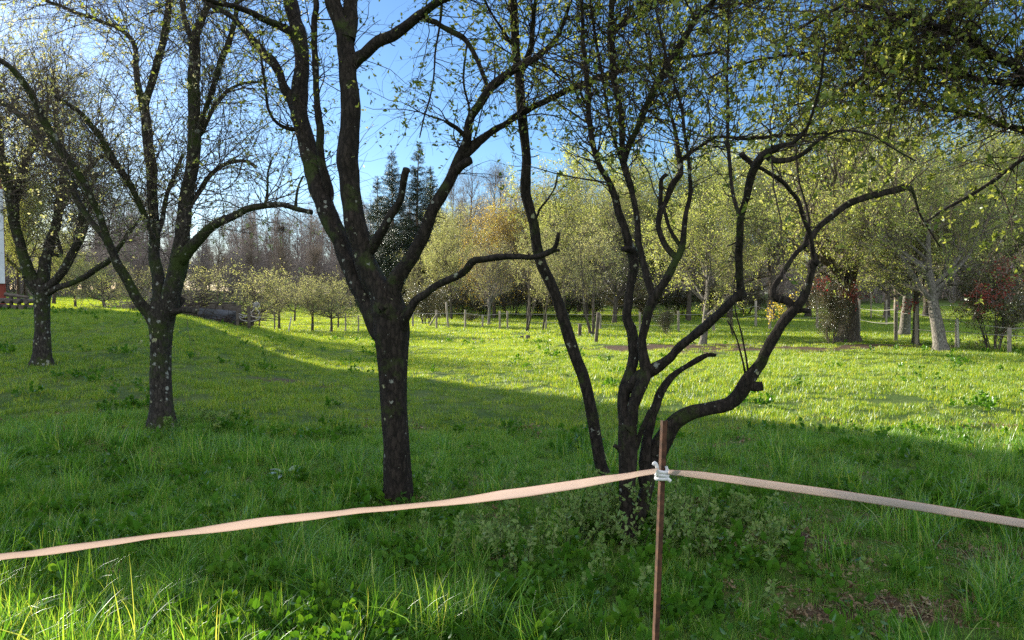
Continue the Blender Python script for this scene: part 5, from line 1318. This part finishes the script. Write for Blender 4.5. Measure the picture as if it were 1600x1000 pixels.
shoot_plant("sapling", "shorter pale sprig a step right of the lone thin one", "sprig", 702, 5.2, 3, .26, .02, 80, .024, M['shoot'], 7, lean=.06)
shoot_plant("sapling", "pale sprig behind the twisted tape left of the slender trunk", "sprig", 800, 5.7, 4, .30, .05, 120, .024, M['shoot'], 8, lean=.06)
shoot_plant("sapling", "tiny pale sprig at the left foot of the thick forked trunk", "sprig", 582, 5.4, 2, .18, .015, 50, .022, M['shoot'], 9, lean=.06)
shoot_plant("sapling", "thin dark whips rising right of the rusty post", "sprig", 1082, 4.75, 7, .62, .10, 60, .02, M['shoot'], 10, lean=.06)
shoot_plant("weed_clump", "pale leafy weed clump right of the left orchard trunk", "weed", 318, 8.2, 24, .20, .22, 900, .035, M['shoot'], 11, lean=.3)
shoot_plant("weed_clump", "dark weed clump left of the left orchard trunk", "weed", 195, 8.9, 20, .14, .18, 700, .035, M['weed'], 12, lean=.4)
for i, (px, Y, n_, h_, lab) in enumerate([(545, 3.15, 30, .20, "sunlit leafy weeds at the bottom edge, left of the dry stalks"), (470, 3.2, 26, .18, "sunlit leafy weeds at the bottom edge between the tall grass and the dry stalks"),
        (820, 3.1, 16, .17, "small sunlit leafy weeds at the bottom edge, right of the dry stalks"), (90, 4.4, 40, .20, "dark nettle patch under the tape at the left edge"), (380, 3.9, 40, .18, "dark leafy patch under the tape left of the thick trunk"), (620, 4.2, 34, .16, "dark leafy patch in front of the thick trunk")]):
    shoot_plant("weed_clump", lab, "weed", px, Y, n_, h_, .16, 900, .034, M['weed'], 60 + i, lean=.5, Wd=.7)
def rosette(label, px, Y, n, L, m, seed, name="thistle"):
    rng = np.random.default_rng(seed); c = GP(px, Y); b = Buf()
    for k in range(n):
        a = k * 2.4 + rng.normal(0, .2); el = rng.uniform(.35, 1.1); l = L * rng.uniform(.7, 1.1)
        t = np.linspace(0, 1, 9); out = np.array([math.cos(a), math.sin(a), 0]); sd = np.array([-math.sin(a), math.cos(a), 0])
        C = out * (l * t * math.cos(el) + l * .25 * t ** 2)[:, None] + np.array([0, 0, 1]) * (l * (t * math.sin(el) - .45 * t ** 2.5))[:, None]
        wv = l * .13 * np.sin(np.clip(t * 1.05, 0, 1) * math.pi) ** .7 * (1 + .3 * np.sin(t * 24)) + .004
        v = np.stack([C - sd * wv[:, None] + [0, 0, .012], C, C + sd * wv[:, None] + [0, 0, .012]], 1).reshape(-1, 3)
        q = [[i * 3 + j, i * 3 + j + 1, i * 3 + j + 4, i * 3 + j + 3] for i in range(8) for j in range(2)]
        b.add(v, q)
    tag(link(name, b.mesh(name, m), loc=c), label, "plant")
rosette("silvery toothed leaf rosette alone in the grass left of the thick trunk", 447, 6.35, 9, .20, M['silver_leaf'], 1)
def grass_clump(label, px, Y, n, h, m, seed, name="grass_clump", w=.006, lean=.6, rad=.05):
    o = tuft(name, seed, n, rad, h, w, m, lean, K=7); sc.collection.objects.link(o); o.location = GP(px, Y); tag(o, label, "grass clump")
grass_clump("dry straw coloured grass stalks in front of the thick trunk", 682, 3.62, 12, .30, M['straw'], 41, lean=.5, w=.005)
grass_clump("tall fresh grass blades left of the rusty post's foot", 962, 2.95, 11, .34, M['grass'], 43, lean=.7, w=.009)
grass_clump("tall sunlit grass blades at the lower left", 330, 3.0, 30, .42, M['grass'], 44, lean=.8, w=.008, rad=.16)
grass_clump("tall sunlit grass blades at the far lower left", 150, 3.1, 34, .44, M['grass'], 45, lean=.8, w=.008, rad=.18)
grass_clump("rounded grass tussock at the lower right edge", 1560, 4.0, 160, .24, M['grass'], 46, lean=.9, w=.006, rad=.14)
grass_clump("rounded grass tussock under the flat tape, right of the bare soil", 1310, 6.3, 160, .26, M['grass'], 47, lean=.9, w=.006, rad=.16)
